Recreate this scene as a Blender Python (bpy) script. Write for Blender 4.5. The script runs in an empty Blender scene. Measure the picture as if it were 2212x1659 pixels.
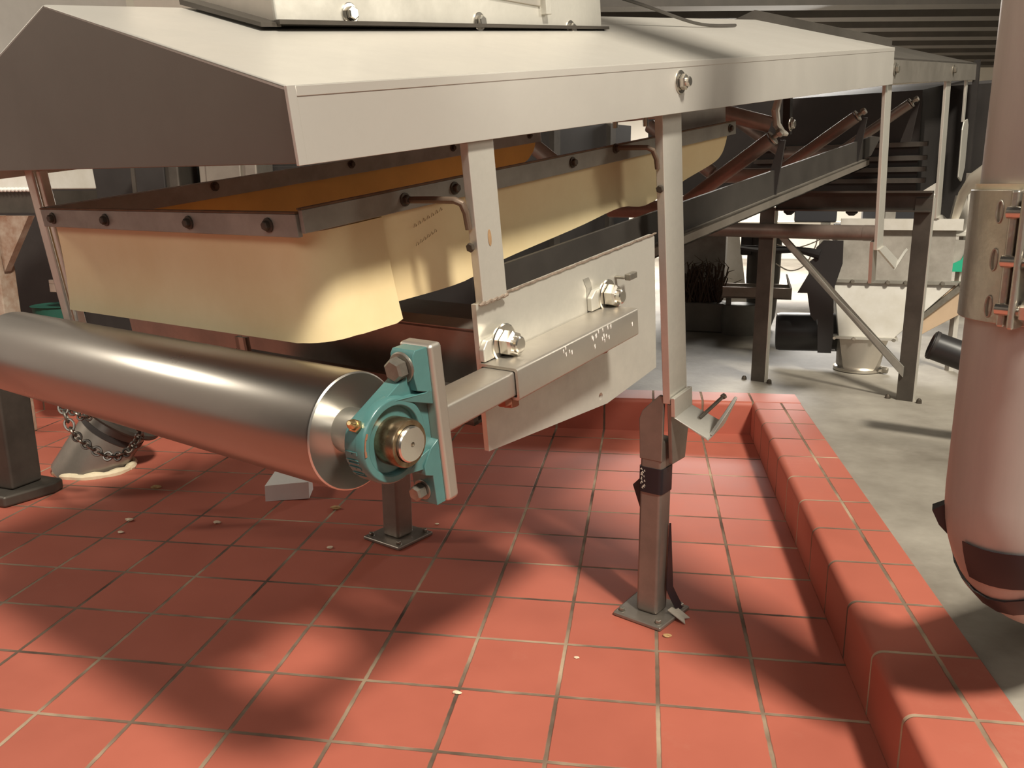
import bpy, bmesh, math, random
from mathutils import Vector, Matrix
random.seed(7)
SC = bpy.context.scene
COL = SC.collection
T = 0.1587                      # one floor tile with its joint, in metres
sin, cos, pi, rad = math.sin, math.cos, math.pi, math.radians

# ------------------------------------------------------------------ camera
F_PX, YAW, PIT, ROL = 1824.116, -0.156447, 0.229305, -0.008161
CAM = Vector((-0.244227, -7.502910, 4.975642))
fw = Vector((sin(YAW)*cos(PIT), cos(YAW)*cos(PIT), -sin(PIT)))
rt = Vector((cos(YAW), -sin(YAW), 0)); up = rt.cross(fw)
r2 = cos(ROL)*rt + sin(ROL)*up; u2 = cos(ROL)*up - sin(ROL)*rt
cam = bpy.data.cameras.new('camera'); cam_o = bpy.data.objects.new('camera', cam); COL.objects.link(cam_o)
cam.sensor_fit = 'HORIZONTAL'; cam.sensor_width = 36; cam.lens = F_PX/2212*36
cam.clip_start = 0.02; cam.clip_end = 60
mw = Matrix((r2, u2, -fw)).transposed().to_4x4(); mw.translation = CAM*T
cam_o.matrix_world = mw
SC.camera = cam_o
# ------------------------------------------------------------------ world, lamps, exposure
wd = bpy.data.worlds.new('world'); SC.world = wd; wd.use_nodes = True
wd.node_tree.nodes['Background'].inputs[0].default_value = (1.0, 0.90, 0.80, 1)
wd.node_tree.nodes['Background'].inputs[1].default_value = 0.035
SC.view_settings.view_transform = 'Standard'; SC.view_settings.look = 'None'
SC.view_settings.gamma = 1; SC.view_settings.use_curve_mapping = False
SC.view_settings.exposure = -0.12
WARM = (1.0, 0.93, 0.79)
def lamp(name, loc, aim, power, sx, sy, color=WARM):
    l = bpy.data.lights.new(name, 'AREA'); l.shape = 'RECTANGLE'; l.size = sx; l.size_y = sy
    l.energy = power; l.color = color
    o = bpy.data.objects.new(name, l); COL.objects.link(o)
    o.location = Vector(loc)*T
    o.rotation_euler = ((Vector(aim)-Vector(loc))*T).to_track_quat('-Z', 'Y').to_euler()
    return o
lamp('key_lamp', (16, -19, 38), (0, 1, 1), 860, 0.8, 0.8)
lamp('right_lamp', (15, 4, 12), (4, 5, .6), 17, 0.4, 0.8)
lamp('front_fill', (-3, -22, 16), (-2, 0, 4), 34, 2.4, 1.0, (1.0, 0.97, 0.90))  # soft fill added to brighten the skirt and the steel
lamp('left_lamp', (-22, 1, 14), (-9, 6, 0), 26, 0.25, 0.4)
lamp('background_lamp', (5, 34, 10.6), (4, 33, 0), 230, 1.6, 1.2, (1.0, 0.95, 0.88))

# ------------------------------------------------------------------ frames
AL = rad(28)
def basis(th):
    t = rad(th)
    return (Vector((sin(AL)*cos(t), cos(AL)*cos(t), sin(t))), Vector((-cos(AL), sin(AL), 0)),
            Vector((-sin(AL)*sin(t), -cos(AL)*sin(t), cos(t))))
RA, RB, RN = basis(7.5)
LA, LB, LN = basis(0)
def R(a, b, n): return RA*a + RB*b + RN*n          # conveyor frame: along, across to the left, out of the bed
def L(a, b, n): return LA*a + LB*b + LN*n          # the same turned level
def Wd(x, y, z): return Vector((x, y, z))
def HP(o, ang):                                     # level frame at o, turned about z
    o = Vector(o); c, s = cos(rad(ang)), sin(rad(ang))
    return lambda x, y, z: o + Vector((c*x - s*y, s*x + c*y, z))

# ------------------------------------------------------------------ materials
def mat(name, base, metal=0.0, rough=0.5, var=0.0, vscale=6.0, var_col=None, bump=0.0, bscale=40.0, spec=0.5, emit=None, stretch=None, rvar=0.0):
    m = bpy.data.materials.new(name); m.use_nodes = True
    nt = m.node_tree; b = nt.nodes['Principled BSDF']
    b.inputs['Base Color'].default_value = (*base, 1); b.inputs['Metallic'].default_value = metal
    b.inputs['Roughness'].default_value = rough; b.inputs['Specular IOR Level'].default_value = spec
    if emit:
        b.inputs['Emission Color'].default_value = (*emit[:3], 1); b.inputs['Emission Strength'].default_value = emit[3]
    if var or bump or rvar:
        tc = nt.nodes.new('ShaderNodeTexCoord'); mp = nt.nodes.new('ShaderNodeMapping')
        if stretch: mp.inputs['Scale'].default_value = stretch
        nt.links.new(tc.outputs['Object'], mp.inputs[0])
    if var or rvar:
        nz = nt.nodes.new('ShaderNodeTexNoise'); nz.inputs['Scale'].default_value = vscale; nz.inputs['Detail'].default_value = 6
        nz.inputs['Roughness'].default_value = 0.65
        nt.links.new(mp.outputs[0], nz.inputs['Vector'])
        cr = nt.nodes.new('ShaderNodeValToRGB'); cr.color_ramp.elements[0].position = 0.35; cr.color_ramp.elements[1].position = 0.68
        nt.links.new(nz.outputs[0], cr.inputs[0])
        if var:
            mx = nt.nodes.new('ShaderNodeMix'); mx.data_type = 'RGBA'
            vc = var_col or tuple(c*(1-var) for c in base)
            mx.inputs['A'].default_value = (*vc, 1); mx.inputs['B'].default_value = (*base, 1)
            nt.links.new(cr.outputs[0], mx.inputs['Factor']); nt.links.new(mx.outputs['Result'], b.inputs['Base Color'])
        if rvar:
            ma = nt.nodes.new('ShaderNodeMath'); ma.operation = 'MULTIPLY_ADD'; ma.inputs[1].default_value = -rvar; ma.inputs[2].default_value = rough + rvar*0.5
            nt.links.new(cr.outputs[0], ma.inputs[0]); nt.links.new(ma.outputs[0], b.inputs['Roughness'])
    if bump:
        n2 = nt.nodes.new('ShaderNodeTexNoise'); n2.inputs['Scale'].default_value = bscale; n2.inputs['Detail'].default_value = 3
        nt.links.new(mp.outputs[0], n2.inputs['Vector'])
        bp = nt.nodes.new('ShaderNodeBump'); bp.inputs['Strength'].default_value = bump; bp.inputs['Distance'].default_value = 0.004
        nt.links.new(n2.outputs[0], bp.inputs['Height']); nt.links.new(bp.outputs[0], b.inputs['Normal'])
    return m

def tile_mat(name, ua, va, uo=0.0, vo=0.0, up_=1.0, vp_=1.0, seed=0.0):
    """red quarry tile with mortar joints; ua/va pick the two object axes, offsets and pitch in tiles"""
    m = bpy.data.materials.new(name); m.use_nodes = True
    nt = m.node_tree; N = nt.nodes; K = nt.links; b = N['Principled BSDF']
    tc = N.new('ShaderNodeTexCoord'); sx = N.new('ShaderNodeSeparateXYZ'); K.new(tc.outputs['Object'], sx.inputs[0])
    wob = N.new('ShaderNodeTexNoise'); wob.inputs['Scale'].default_value = 55; wob.inputs['Detail'].default_value = 4; K.new(tc.outputs['Object'], wob.inputs['Vector'])
    def math_(op, a, c=None, d=None):
        q = N.new('ShaderNodeMath'); q.operation = op
        for i, v in enumerate((a, c, d)):
            if v is None: continue
            if isinstance(v, (int, float)): q.inputs[i].default_value = v
            else: K.new(v, q.inputs[i])
        return q.outputs[0]
    def axis(a, off, pitch):
        s = math_('MULTIPLY_ADD', sx.outputs[a], 1/(T*pitch), -off/pitch + 100)
        fr = math_('FRACT', s); dd = math_('MINIMUM', fr, math_('SUBTRACT', 1.0, fr))
        return math_('MULTIPLY', dd, pitch), math_('FLOOR', s)
    du, cu = axis(ua, uo, up_); dv, cv = axis(va, vo, vp_)
    d = math_('MINIMUM', du, dv)
    d = math_('ADD', d, math_('MULTIPLY_ADD', wob.outputs[0], 0.014, -0.007))
    mr = N.new('ShaderNodeMapRange'); mr.interpolation_type = 'SMOOTHSTEP'; mr.inputs['From Min'].default_value = 0.015; mr.inputs['From Max'].default_value = 0.026
    K.new(d, mr.inputs['Value'])
    # tile colour, per tile and mottled
    cb = N.new('ShaderNodeCombineXYZ'); K.new(cu, cb.inputs[0]); K.new(cv, cb.inputs[1]); cb.inputs[2].default_value = seed
    wn = N.new('ShaderNodeTexWhiteNoise'); wn.noise_dimensions = '3D'; K.new(cb.outputs[0], wn.inputs['Vector'])
    mo = N.new('ShaderNodeTexNoise'); mo.inputs['Scale'].default_value = 9; mo.inputs['Detail'].default_value = 5; K.new(tc.outputs['Object'], mo.inputs['Vector'])
    f = math_('MULTIPLY_ADD', wn.outputs['Value'], 0.55, math_('MULTIPLY_ADD', mo.outputs[0], 0.9, -0.25))
    tcx = N.new('ShaderNodeMix'); tcx.data_type = 'RGBA'; K.new(f, tcx.inputs['Factor'])
    tcx.inputs['A'].default_value = (0.35, 0.094, 0.062, 1); tcx.inputs['B'].default_value = (0.455, 0.128, 0.085, 1)
    # pale scuffs
    sc = N.new('ShaderNodeTexNoise'); sc.inputs['Scale'].default_value = 3.4; sc.inputs['Detail'].default_value = 9; sc.inputs['Roughness'].default_value = 0.72; K.new(tc.outputs['Object'], sc.inputs['Vector'])
    sr = N.new('ShaderNodeMapRange'); sr.inputs['From Min'].default_value = 0.60; sr.inputs['From Max'].default_value = 0.80; sr.inputs['To Max'].default_value = 0.35; K.new(sc.outputs[0], sr.inputs['Value'])
    tc2 = N.new('ShaderNodeMix'); tc2.data_type = 'RGBA'; K.new(sr.outputs[0], tc2.inputs['Factor']); K.new(tcx.outputs['Result'], tc2.inputs['A']); tc2.inputs['B'].default_value = (0.52, 0.24, 0.17, 1)
    # mortar: from beige to dirt black
    gn = N.new('ShaderNodeTexNoise'); gn.inputs['Scale'].default_value = 5.0; gn.inputs['Detail'].default_value = 5; K.new(tc.outputs['Object'], gn.inputs['Vector'])
    gr = N.new('ShaderNodeValToRGB'); K.new(gn.outputs[0], gr.inputs[0])
    e = gr.color_ramp.elements; e[0].position = 0.34; e[0].color = (0.055, 0.032, 0.022, 1); e[1].position = 0.68; e[1].color = (0.46, 0.34, 0.23, 1)
    x = gr.color_ramp.elements.new(0.5); x.color = (0.19, 0.13, 0.09, 1)
    mx = N.new('ShaderNodeMix'); mx.data_type = 'RGBA'; K.new(mr.outputs[0], mx.inputs['Factor']); K.new(gr.outputs[0], mx.inputs['A']); K.new(tc2.outputs['Result'], mx.inputs['B'])
    K.new(mx.outputs['Result'], b.inputs['Base Color'])
    ro = math_('MULTIPLY_ADD', mr.outputs[0], -0.40, 0.88); K.new(math_('MULTIPLY_ADD', mo.outputs[0], 0.12, ro), b.inputs['Roughness'])
    b.inputs['Specular IOR Level'].default_value = 0.4
    bp = N.new('ShaderNodeBump'); bp.inputs['Strength'].default_value = 0.55; bp.inputs['Distance'].default_value = 0.003
    K.new(math_('MULTIPLY_ADD', mo.outputs[0], 0.25, mr.outputs[0]), bp.inputs['Height']); K.new(bp.outputs[0], b.inputs['Normal'])
    return m

M = {}
M['steel'] = mat('stainless', (0.66, 0.61, 0.54), 0.86, 0.40, var=0.16, vscale=7, rvar=0.14, bump=0.03, bscale=120)
M['steel_pale'] = mat('stainless_pale', (0.74, 0.71, 0.64), 0.65, 0.46, var=0.20, vscale=9, rvar=0.16, bump=0.04, bscale=90)
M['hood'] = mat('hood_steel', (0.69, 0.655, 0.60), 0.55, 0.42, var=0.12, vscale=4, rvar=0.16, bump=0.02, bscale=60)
M['endplate'] = mat('hood_end_shaded', (0.175, 0.158, 0.135), 0.6, 0.42, var=0.12, vscale=3, rvar=0.08)  # hood steel with the gable's shade painted in as a dark base
M['roller'] = mat('roller_steel', (0.37, 0.345, 0.315), 1.0, 0.29, var=0.06, vscale=5, rvar=0.04)
M['disc'] = mat('turned_disc', (0.62, 0.59, 0.54), 0.95, 0.30)
M['shiny'] = mat('bolt_steel', (0.74, 0.70, 0.63), 0.95, 0.22, var=0.12, vscale=40)
M['dullbolt'] = mat('dull_bolt', (0.36, 0.33, 0.28), 0.8, 0.42, var=0.3, vscale=60)
M['darkbolt'] = mat('grimy_bolt', (0.10, 0.08, 0.06), 0.5, 0.6, var=0.4, vscale=60)
M['strip'] = mat('strip_steel', (0.33, 0.31, 0.27), 0.3, 0.44, var=0.30, vscale=14, rvar=0.1)
M['weld'] = mat('weld_stain', (0.36, 0.28, 0.22), 0.5, 0.55, var=0.4, vscale=50, bump=0.5, bscale=200)
M['teal'] = mat('teal_enamel', (0.075, 0.185, 0.178), 0.0, 0.27, var=0.14, vscale=16, bump=0.10, bscale=70, spec=0.6)
M['wear'] = mat('rust_wear', (0.34, 0.17, 0.10), 0.2, 0.6, var=0.3, vscale=40)
M['brass'] = mat('brass_fitting', (0.62, 0.45, 0.22), 0.95, 0.30, var=0.2, vscale=60)
M['race'] = mat('oily_race', (0.40, 0.31, 0.20), 0.92, 0.30, var=0.5, vscale=45, var_col=(0.14, 0.08, 0.04))
M['seal'] = mat('seal_black', (0.02, 0.018, 0.016), 0.0, 0.45)
M['yellow'] = mat('cream_urethane', (0.80, 0.66, 0.40), 0.0, 0.42, var=0.10, vscale=5, var_col=(0.73, 0.57, 0.32), spec=0.4, bump=0.05, bscale=30)
M['amber'] = mat('shaded_urethane', (0.72, 0.44, 0.10), 0.0, 0.45, var=0.2, vscale=6)  # skirt urethane with the shade under the hood put into its colour
M['grime'] = mat('grime', (0.16, 0.09, 0.045), 0.0, 0.8, var=0.4, vscale=50)
M['marker'] = mat('ink_scrawl', (0.36, 0.27, 0.15), 0.0, 0.8)
M['rust'] = mat('rust_spot', (0.36, 0.22, 0.11), 0.0, 0.8, var=0.3, vscale=60)
M['rod'] = mat('brown_rod', (0.15, 0.105, 0.075), 0.4, 0.5)
M['bedsheet'] = mat('dark_bed_sheet', (0.055, 0.048, 0.042), 0.3, 0.55, var=0.35, vscale=7)  # even dark base, varied by noise
M['dark'] = mat('dark_steel', (0.11, 0.095, 0.08), 0.6, 0.5, var=0.35, vscale=8)
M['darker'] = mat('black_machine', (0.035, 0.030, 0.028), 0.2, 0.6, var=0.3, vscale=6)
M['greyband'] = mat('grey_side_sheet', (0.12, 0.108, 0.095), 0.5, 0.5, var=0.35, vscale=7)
M['channel'] = mat('channel_steel', (0.40, 0.36, 0.31), 0.75, 0.45, var=0.25, vscale=8)
M['idler'] = mat('idler_steel', (0.25, 0.195, 0.165), 0.35, 0.4, var=0.3, vscale=14)
M['tape'] = mat('black_tape', (0.016, 0.014, 0.018), 0.0, 0.38)
M['tapeback'] = mat('tape_adhesive', (0.42, 0.37, 0.31), 0.0, 0.7, var=0.2, vscale=60)
M['scuff'] = mat('tape_scuff', (0.55, 0.50, 0.42), 0.0, 0.7)
M['postdark'] = mat('post_steel', (0.29, 0.255, 0.22), 0.6, 0.36, var=0.25, vscale=10, rvar=0.1)
M['concrete'] = mat('concrete', (0.37, 0.34, 0.29), 0.0, 0.62, var=0.45, vscale=1.6, var_col=(0.15, 0.13, 0.105), bump=0.25, bscale=60)
M['wallw'] = mat('cream_wall', (0.78, 0.72, 0.62), 0.0, 0.7, var=0.08, vscale=2)
M['wallg'] = mat('grey_wall', (0.70, 0.65, 0.62), 0.0, 0.7, var=0.12, vscale=2)
M['deck'] = mat('deck_steel', (0.065, 0.054, 0.044), 0.35, 0.5, var=0.3, vscale=5)
M['white'] = mat('white_paint', (0.62, 0.60, 0.56), 0.0, 0.45, var=0.18, vscale=7, var_col=(0.50, 0.47, 0.41))
M['whitegrime'] = mat('white_grimy', (0.40, 0.37, 0.33), 0.0, 0.55, var=0.55, vscale=6, var_col=(0.22, 0.20, 0.17))
M['paper'] = mat('paper', (0.84, 0.82, 0.78), 0.0, 0.8, var=0.04, vscale=20)
M['card'] = mat('tan_panel', (0.55, 0.40, 0.27), 0.0, 0.6, var=0.12, vscale=8)
M['blackpl'] = mat('black_plastic', (0.022, 0.020, 0.020), 0.0, 0.40)
M['green'] = mat('green_plastic', (0.02, 0.36, 0.21), 0.0, 0.45)
M['pvc'] = mat('pinkish_pipe_steel', (0.45, 0.39, 0.355), 0.2, 0.45, var=0.14, vscale=5, stretch=(3, 3, .5), rvar=0.1)
M['galv'] = mat('cast_clamp_steel', (0.58, 0.54, 0.47), 0.85, 0.36, var=0.3, vscale=18, bump=0.15, bscale=120)
M['gasket'] = mat('pale_green_gasket', (0.42, 0.50, 0.42), 0.0, 0.5)
M['redplate'] = mat('brown_bolt_end', (0.30, 0.12, 0.075), 0.6, 0.45)
M['chain'] = mat('chain_steel', (0.34, 0.31, 0.27), 0.9, 0.35, var=0.4, vscale=60)
M['caulk'] = mat('cream_caulk', (0.70, 0.60, 0.42), 0.0, 0.7, var=0.2, vscale=20)
M['rusty'] = mat('rust_streaked_paint', (0.50, 0.44, 0.36), 0.1, 0.6, var=0.7, vscale=9, var_col=(0.22, 0.10, 0.05))
M['crumb'] = mat('crumb_tan', (0.58, 0.36, 0.16), 0.0, 0.8, var=0.3, vscale=200)
M['crumbpale'] = mat('crumb_pale', (0.72, 0.58, 0.42), 0.0, 0.8)
M['wire'] = mat('white_cable', (0.62, 0.57, 0.48), 0.0, 0.5)
M['straw'] = mat('dark_bristle', (0.09, 0.06, 0.04), 0.0, 0.8)
M['barrel'] = mat('grey_barrel', (0.20, 0.19, 0.165), 0.1, 0.5, var=0.3, vscale=6)
M['greendark'] = mat('dark_green_plastic', (0.012, 0.085, 0.06), 0.0, 0.5)
M['navy'] = mat('navy_plastic', (0.03, 0.03, 0.036), 0.0, 0.5)
M['lit'] = mat('lit_amber_cover', (0.9, 0.7, 0.35), 0.0, 0.5, emit=(1.0, 0.80, 0.45, 2.0))

# ------------------------------------------------------------------ mesh builder (tile units in, metres out)
class MB:
    def __init__(s): s.v = []; s.f = []
    def add(s, vs, fs):
        k = len(s.v); s.v += [Vector(v) for v in vs]; s.f += [tuple(i+k for i in f) for f in fs]; return s
    def box(s, fr, a0, a1, b0, b1, n0, n1):
        p = [fr(a, b, n) for a in (a0, a1) for b in (b0, b1) for n in (n0, n1)]
        return s.add(p, [(0, 1, 3, 2), (4, 6, 7, 5), (0, 4, 5, 1), (2, 3, 7, 6), (0, 2, 6, 4), (1, 5, 7, 3)])
    def prism(s, lo, hi):
        """two matching closed outlines"""
        n = len(lo); fs = [tuple(range(n-1, -1, -1)), tuple(range(n, 2*n))]
        fs += [(i, (i+1) % n, n+(i+1) % n, n+i) for i in range(n)]
        return s.add(list(lo)+list(hi), fs)
    def plate(s, fr, poly, k0, k1, axis='b'):
        if axis == 'b': g = lambda u, v, k: fr(u, k, v)
        elif axis == 'a': g = lambda u, v, k: fr(k, u, v)
        else: g = lambda u, v, k: fr(u, v, k)
        return s.prism([g(u, v, k0) for u, v in poly], [g(u, v, k1) for u, v in poly])
    def loft(s, rings, closed=True, cap=True):
        n = len(rings[0]); vs = [p for r in rings for p in r]; fs = []
        for i in range(len(rings)-1):
            for j in range(n if closed else n-1):
                fs.append((i*n+j, i*n+(j+1) % n, (i+1)*n+(j+1) % n, (i+1)*n+j))
        if cap and closed:
            fs.append(tuple(range(n-1, -1, -1))); fs.append(tuple((len(rings)-1)*n+j for j in range(n)))
        return s.add(vs, fs)
    def lathe(s, o, ax, prof, seg=32, cap=True):
        o = Vector(o); ax = Vector(ax).normalized()
        x = ax.orthogonal().normalized(); y = ax.cross(x)
        rings = [[o+ax*h+(x*cos(2*pi*k/seg)+y*sin(2*pi*k/seg))*r for k in range(seg)] for r, h in prof]
        return s.loft(rings, True, cap)
    def tube(s, pts, r, seg=12, cap=True):
        pts = [Vector(p) for p in pts]; rs = r if isinstance(r, (list, tuple)) else [r]*len(pts)
        rings = []; prev = None
        for i, p in enumerate(pts):
            d = (pts[min(i+1, len(pts)-1)]-pts[max(i-1, 0)]).normalized()
            x = d.orthogonal().normalized() if prev is None else (prev-d*prev.dot(d)).normalized()
            prev = x; y = d.cross(x)
            rings.append([p+(x*cos(2*pi*k/seg)+y*sin(2*pi*k/seg))*rs[i] for k in range(seg)])
        return s.loft(rings, True, cap)
    def cyl(s, p, q, r, seg=20): return s.tube([p, q], r, seg)
    def hexb(s, o, ax, r, h):
        return s.lathe(o, ax, [(r*.92, 0), (r, h*.08), (r, h*.82), (r*.8, h)], 6)
    def torus(s, o, ax, Rr, r, seg=20, ss=8, sx=1.0, xdir=None):
        o = Vector(o); ax = Vector(ax).normalized(); x = Vector(xdir).normalized() if xdir else ax.orthogonal().normalized(); y = ax.cross(x)
        vs = []; fs = []
        for i in range(seg):
            t = 2*pi*i/seg; c = o + x*cos(t)*Rr*sx + y*sin(t)*Rr; d = (x*cos(t)+y*sin(t))
            for j in range(ss):
                q = 2*pi*j/ss; vs.append(c+d*cos(q)*r+ax*sin(q)*r)
        for i in range(seg):
            for j in range(ss):
                fs.append((i*ss+j, ((i+1) % seg)*ss+j, ((i+1) % seg)*ss+(j+1) % ss, i*ss+(j+1) % ss))
        return s.add(vs, fs)
    def sheet(s, grid, th):
        """grid of points [i][j] thickened along its normals"""
        ni, nj = len(grid), len(grid[0]); off = []
        for i in range(ni):
            row = []
            for j in range(nj):
                du = Vector(grid[min(i+1, ni-1)][j])-Vector(grid[max(i-1, 0)][j]); dv = Vector(grid[i][min(j+1, nj-1)])-Vector(grid[i][max(j-1, 0)])
                row.append(Vector(grid[i][j])+du.cross(dv).normalized()*th)
            off.append(row)
        vs = [p for r in grid for p in r]+[p for r in off for p in r]; k = ni*nj; fs = []
        for i in range(ni-1):
            for j in range(nj-1):
                a, b, c, d = i*nj+j, i*nj+j+1, (i+1)*nj+j+1, (i+1)*nj+j
                fs += [(a, d, c, b), (k+a, k+b, k+c, k+d)]
        rim = [(0, j) for j in range(nj)]+[(i, nj-1) for i in range(1, ni)]+[(ni-1, j) for j in range(nj-2, -1, -1)]+[(i, 0) for i in range(ni-2, 0, -1)]
        rim = [i*nj+j for i, j in rim]
        for q in range(len(rim)):
            a, b = rim[q], rim[(q+1) % len(rim)]; fs.append((a, b, k+b, k+a))
        return s.add(vs, fs)

def wloc(o):
    v = Vector(o.location)
    while o.parent: o = o.parent; v += o.location
    return v
def obj(name, mb, m, parent=None, bevel=0.0, label=None, org=None, smooth=35, kind=None):
    me = bpy.data.meshes.new(name)
    base = wloc(parent) if parent else Vector((0, 0, 0))
    if org is not None: base = Vector(org)*T
    me.from_pydata([tuple(v*T-base) for v in mb.v], [], mb.f)
    bm = bmesh.new(); bm.from_mesh(me); bmesh.ops.recalc_face_normals(bm, faces=bm.faces); bm.to_mesh(me); bm.free()
    me.polygons.foreach_set('use_smooth', [True]*len(me.polygons)); me.set_sharp_from_angle(angle=rad(smooth))
    me.materials.append(M[m] if isinstance(m, str) else m)
    o = bpy.data.objects.new(name, me); COL.objects.link(o)
    if parent: o.parent = parent
    elif org is not None: o.location = base
    if bevel:
        md = o.modifiers.new('bevel', 'BEVEL'); md.width = bevel*T; md.segments = 2; md.limit_method = 'ANGLE'; md.angle_limit = rad(40)
        md.harden_normals = True
    if label: o['label'] = label
    if kind: o['kind'] = kind
    return o
def tag(o, label, cat, group=None):
    o['label'] = label; o['category'] = cat
    if group: o['group'] = group
    return o
def thing(name, org, label, cat, group=None):
    o = bpy.data.objects.new(name, None); COL.objects.link(o); o.location = Vector(org)*T; o.empty_display_size = .05
    return tag(o, label, cat, group)
def struct(name, mb, m, **k): return obj(name, mb, m, kind='structure', **k)
def bolt(parent, o, ax, r, h=None, m='shiny', washer=1.55, nut=False, name='bolt'):
    """washer, hex head and, for a nut, the stud end: one part"""
    h = h or r*.75; ax = Vector(ax).normalized(); o = Vector(o); b = MB()
    if washer: b.lathe(o-ax*.004, ax, [(r*washer, 0), (r*washer, r*.14), (r*washer*.93, r*.2)], 24); o = o+ax*r*.2
    b.hexb(o, ax, r, h)
    if nut: b.lathe(o+ax*h*.95, ax, [(r*.62, 0), (r*.62, r*.42), (r*.5, r*.5)], 16)
    return obj(name, b, m, parent, smooth=25)

def curve(pts, n):
    out = []
    for i in range(n+1):
        t = i/n*(len(pts)-1); k = min(int(t), len(pts)-2); f = t-k
        p = [pts[max(k-1, 0)], pts[k], pts[k+1], pts[min(k+2, len(pts)-1)]]
        out.append(tuple(.5*((2*p[1][j])+(-p[0][j]+p[2][j])*f+(2*p[0][j]-5*p[1][j]+4*p[2][j]-p[3][j])*f*f+(-p[0][j]+3*p[1][j]-3*p[2][j]+p[3][j])*f**3) for j in range(len(pts[0]))))
    return out

# ------------------------------------------------------------------ the setting
b = MB(); b.box(Wd, -30, 2.05, -14, 9.75, -.6, 0)
struct('floor', b, tile_mat('quarry_tile_floor', 0, 1))
def curb_profile(sgn=1):
    """(across, up) outline from the pit foot over the rounded nose to the outer edge"""
    r = .10; pts = [(0, -.05), (0, .68-r)]
    for k in range(1, 7):
        t = k*pi/12; pts.append((r-r*cos(t), .68-r+r*sin(t)))
    pts += [(.94, .68), (.96, .66), (.96, -.05)]
    return pts
tt = tile_mat('quarry_tile_curb_top', 0, 1, uo=2.55, vo=.13, seed=3.0)
def curb_mat(name, u_off, axis_run, across, v_off):
    """tile joints along the run, one seam on the top, chosen by facing"""
    return tile_mat(name, across, axis_run, uo=u_off, vo=v_off, seed=5.0)
b = MB(); P = curb_profile()
b.loft([[Vector((1.98+u, y, v)) for u, v in P] for y in (-14, 9.66)], True, True)
struct('trim_1', b, curb_mat('quarry_tile_curb_right', 2.545, 1, 0, .13))
b = MB()
b.loft([[Vector((x, 9.64+u*.86, v)) for u, v in P] for x in (-30, 2.94)], True, True)
struct('trim_2', b, curb_mat('quarry_tile_curb_back', 0.0, 0, 1, 20.0) if False else tile_mat('quarry_tile_curb_back', 0, 1, uo=0.0, vo=20.6, seed=8.0))
b = MB(); b.box(Wd, 2.93, 60, -14, 10.4, -.6, .60).box(Wd, -60, 60, 10.4, 70, -.6, .60)
struct('floor_concrete', b, 'concrete')
b = MB(); b.box(Wd, -60, 60, 46, 46.6, .4, 30); struct('wall_back', b, 'wallw')
b = MB(); b.box(Wd, -34, -33.4, -14, 46, -.6, 30); struct('wall_left', b, 'wallg')
# corrugated deck of the low mezzanine beyond the conveyor
b = MB(); pts = []
dfr = HP((0, 0, 0), 9)
k = 25.0
while k < 43.5:
    for dy, z in ((0, 11.2), (.9, 11.2), (1.15, 11.75), (2.05, 11.75)): pts.append((k+dy, z))
    k += 2.3
b.prism([dfr(-2, y, z) for y, z in pts]+[dfr(-2, 44, 12.2), dfr(-2, 25, 12.2)], [dfr(60, y, z) for y, z in pts]+[dfr(60, 44, 12.2), dfr(60, 25, 12.2)])
struct('ceiling', b, 'deck')

# ------------------------------------------------------------------ hood over the conveyor
hood = thing('conveyor_hood', R(-2.86, 2.95, 5.5), 'long stainless steel gabled hood in the foreground covering the conveyor', 'machine cover')
A0, A1 = -2.86, 9.9
def roofline(o=0.0): return [(.55, 5.94), (2.95, 6.64), (5.35, 5.94)]
b = MB(); b.plate(R, [(.55, 5.94), (2.95, 6.64), (2.95, 6.61), (.58, 5.91)], A0, A1, 'a'); obj('near_roof_panel', b, 'hood', hood, .012)
b = MB(); b.plate(R, [(5.35, 5.94), (2.95, 6.64), (2.95, 6.61), (5.32, 5.91)], A0, A1, 'a'); obj('far_roof_panel', b, 'hood', hood, .012)
b = MB(); b.prism([R(A0-.005, .55, 5.945), R(A1, .55, 5.945), R(A1, .55, 5.36), R(2.0, .55, 5.465), R(A0-.005, .55, 5.52)],
                  [R(A0-.005, .58, 5.945), R(A1, .58, 5.945), R(A1, .58, 5.36), R(2.0, .58, 5.465), R(A0-.005, .58, 5.52)])
b.prism([R(A0-.012, .546, 5.945), R(A0+.05, .546, 5.945), R(A0+.05, .546, 5.52), R(A0-.012, .546, 5.52)], [R(A0-.012, .56, 5.945), R(A0+.05, .56, 5.945), R(A0+.05, .56, 5.52), R(A0-.012, .56, 5.52)])
b.box(R, A0+.05, A1, .545, .552, 5.885, 5.94)
obj('fascia', b, 'hood', hood, .010)
b = MB(); b.box(R, A0, A1, 5.32, 5.35, 5.45, 5.94); obj('far_fascia', b, 'hood', hood)
b = MB(); b.plate(R, [(.552, 5.935), (2.95, 6.635), (5.348, 5.935), (5.348, 5.56), (.552, 5.53)], A0, A0+.03, 'a'); obj('end_plate', b, 'endplate', hood, .006, label='brushed gable plate with its shade put into the colour')
b = MB(); b.plate(R, [(.6, 5.9), (2.95, 6.6), (5.3, 5.9), (5.3, 6.08), (2.95, 6.8), (.6, 6.08)], A1-.03, A1+.02, 'a'); obj('end_flange', b, 'greyband', hood)
bolt(hood, R(1.9, .55, 5.75), -RB, .075, nut=True, washer=1.5)
bolt(hood, R(A1+.12, .55, 5.6), -RB, .07, m='dullbolt')
hc = obj('hanging_cable', MB().tube([Vector(p) for p in curve([tuple(R(3.0, 2.2, 6.84)), tuple(R(4.3, 2.2, 6.68)), tuple(R(5.9, 2.2, 6.47)), tuple(R(7.2, 2.2, 6.455))], 16)], .022, 8), 'greyband', org=R(7.2, 2.2, 6.45)); tag(hc, 'thin grey-green cable sagging from the inlet box onto the hood', 'cable')
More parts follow.
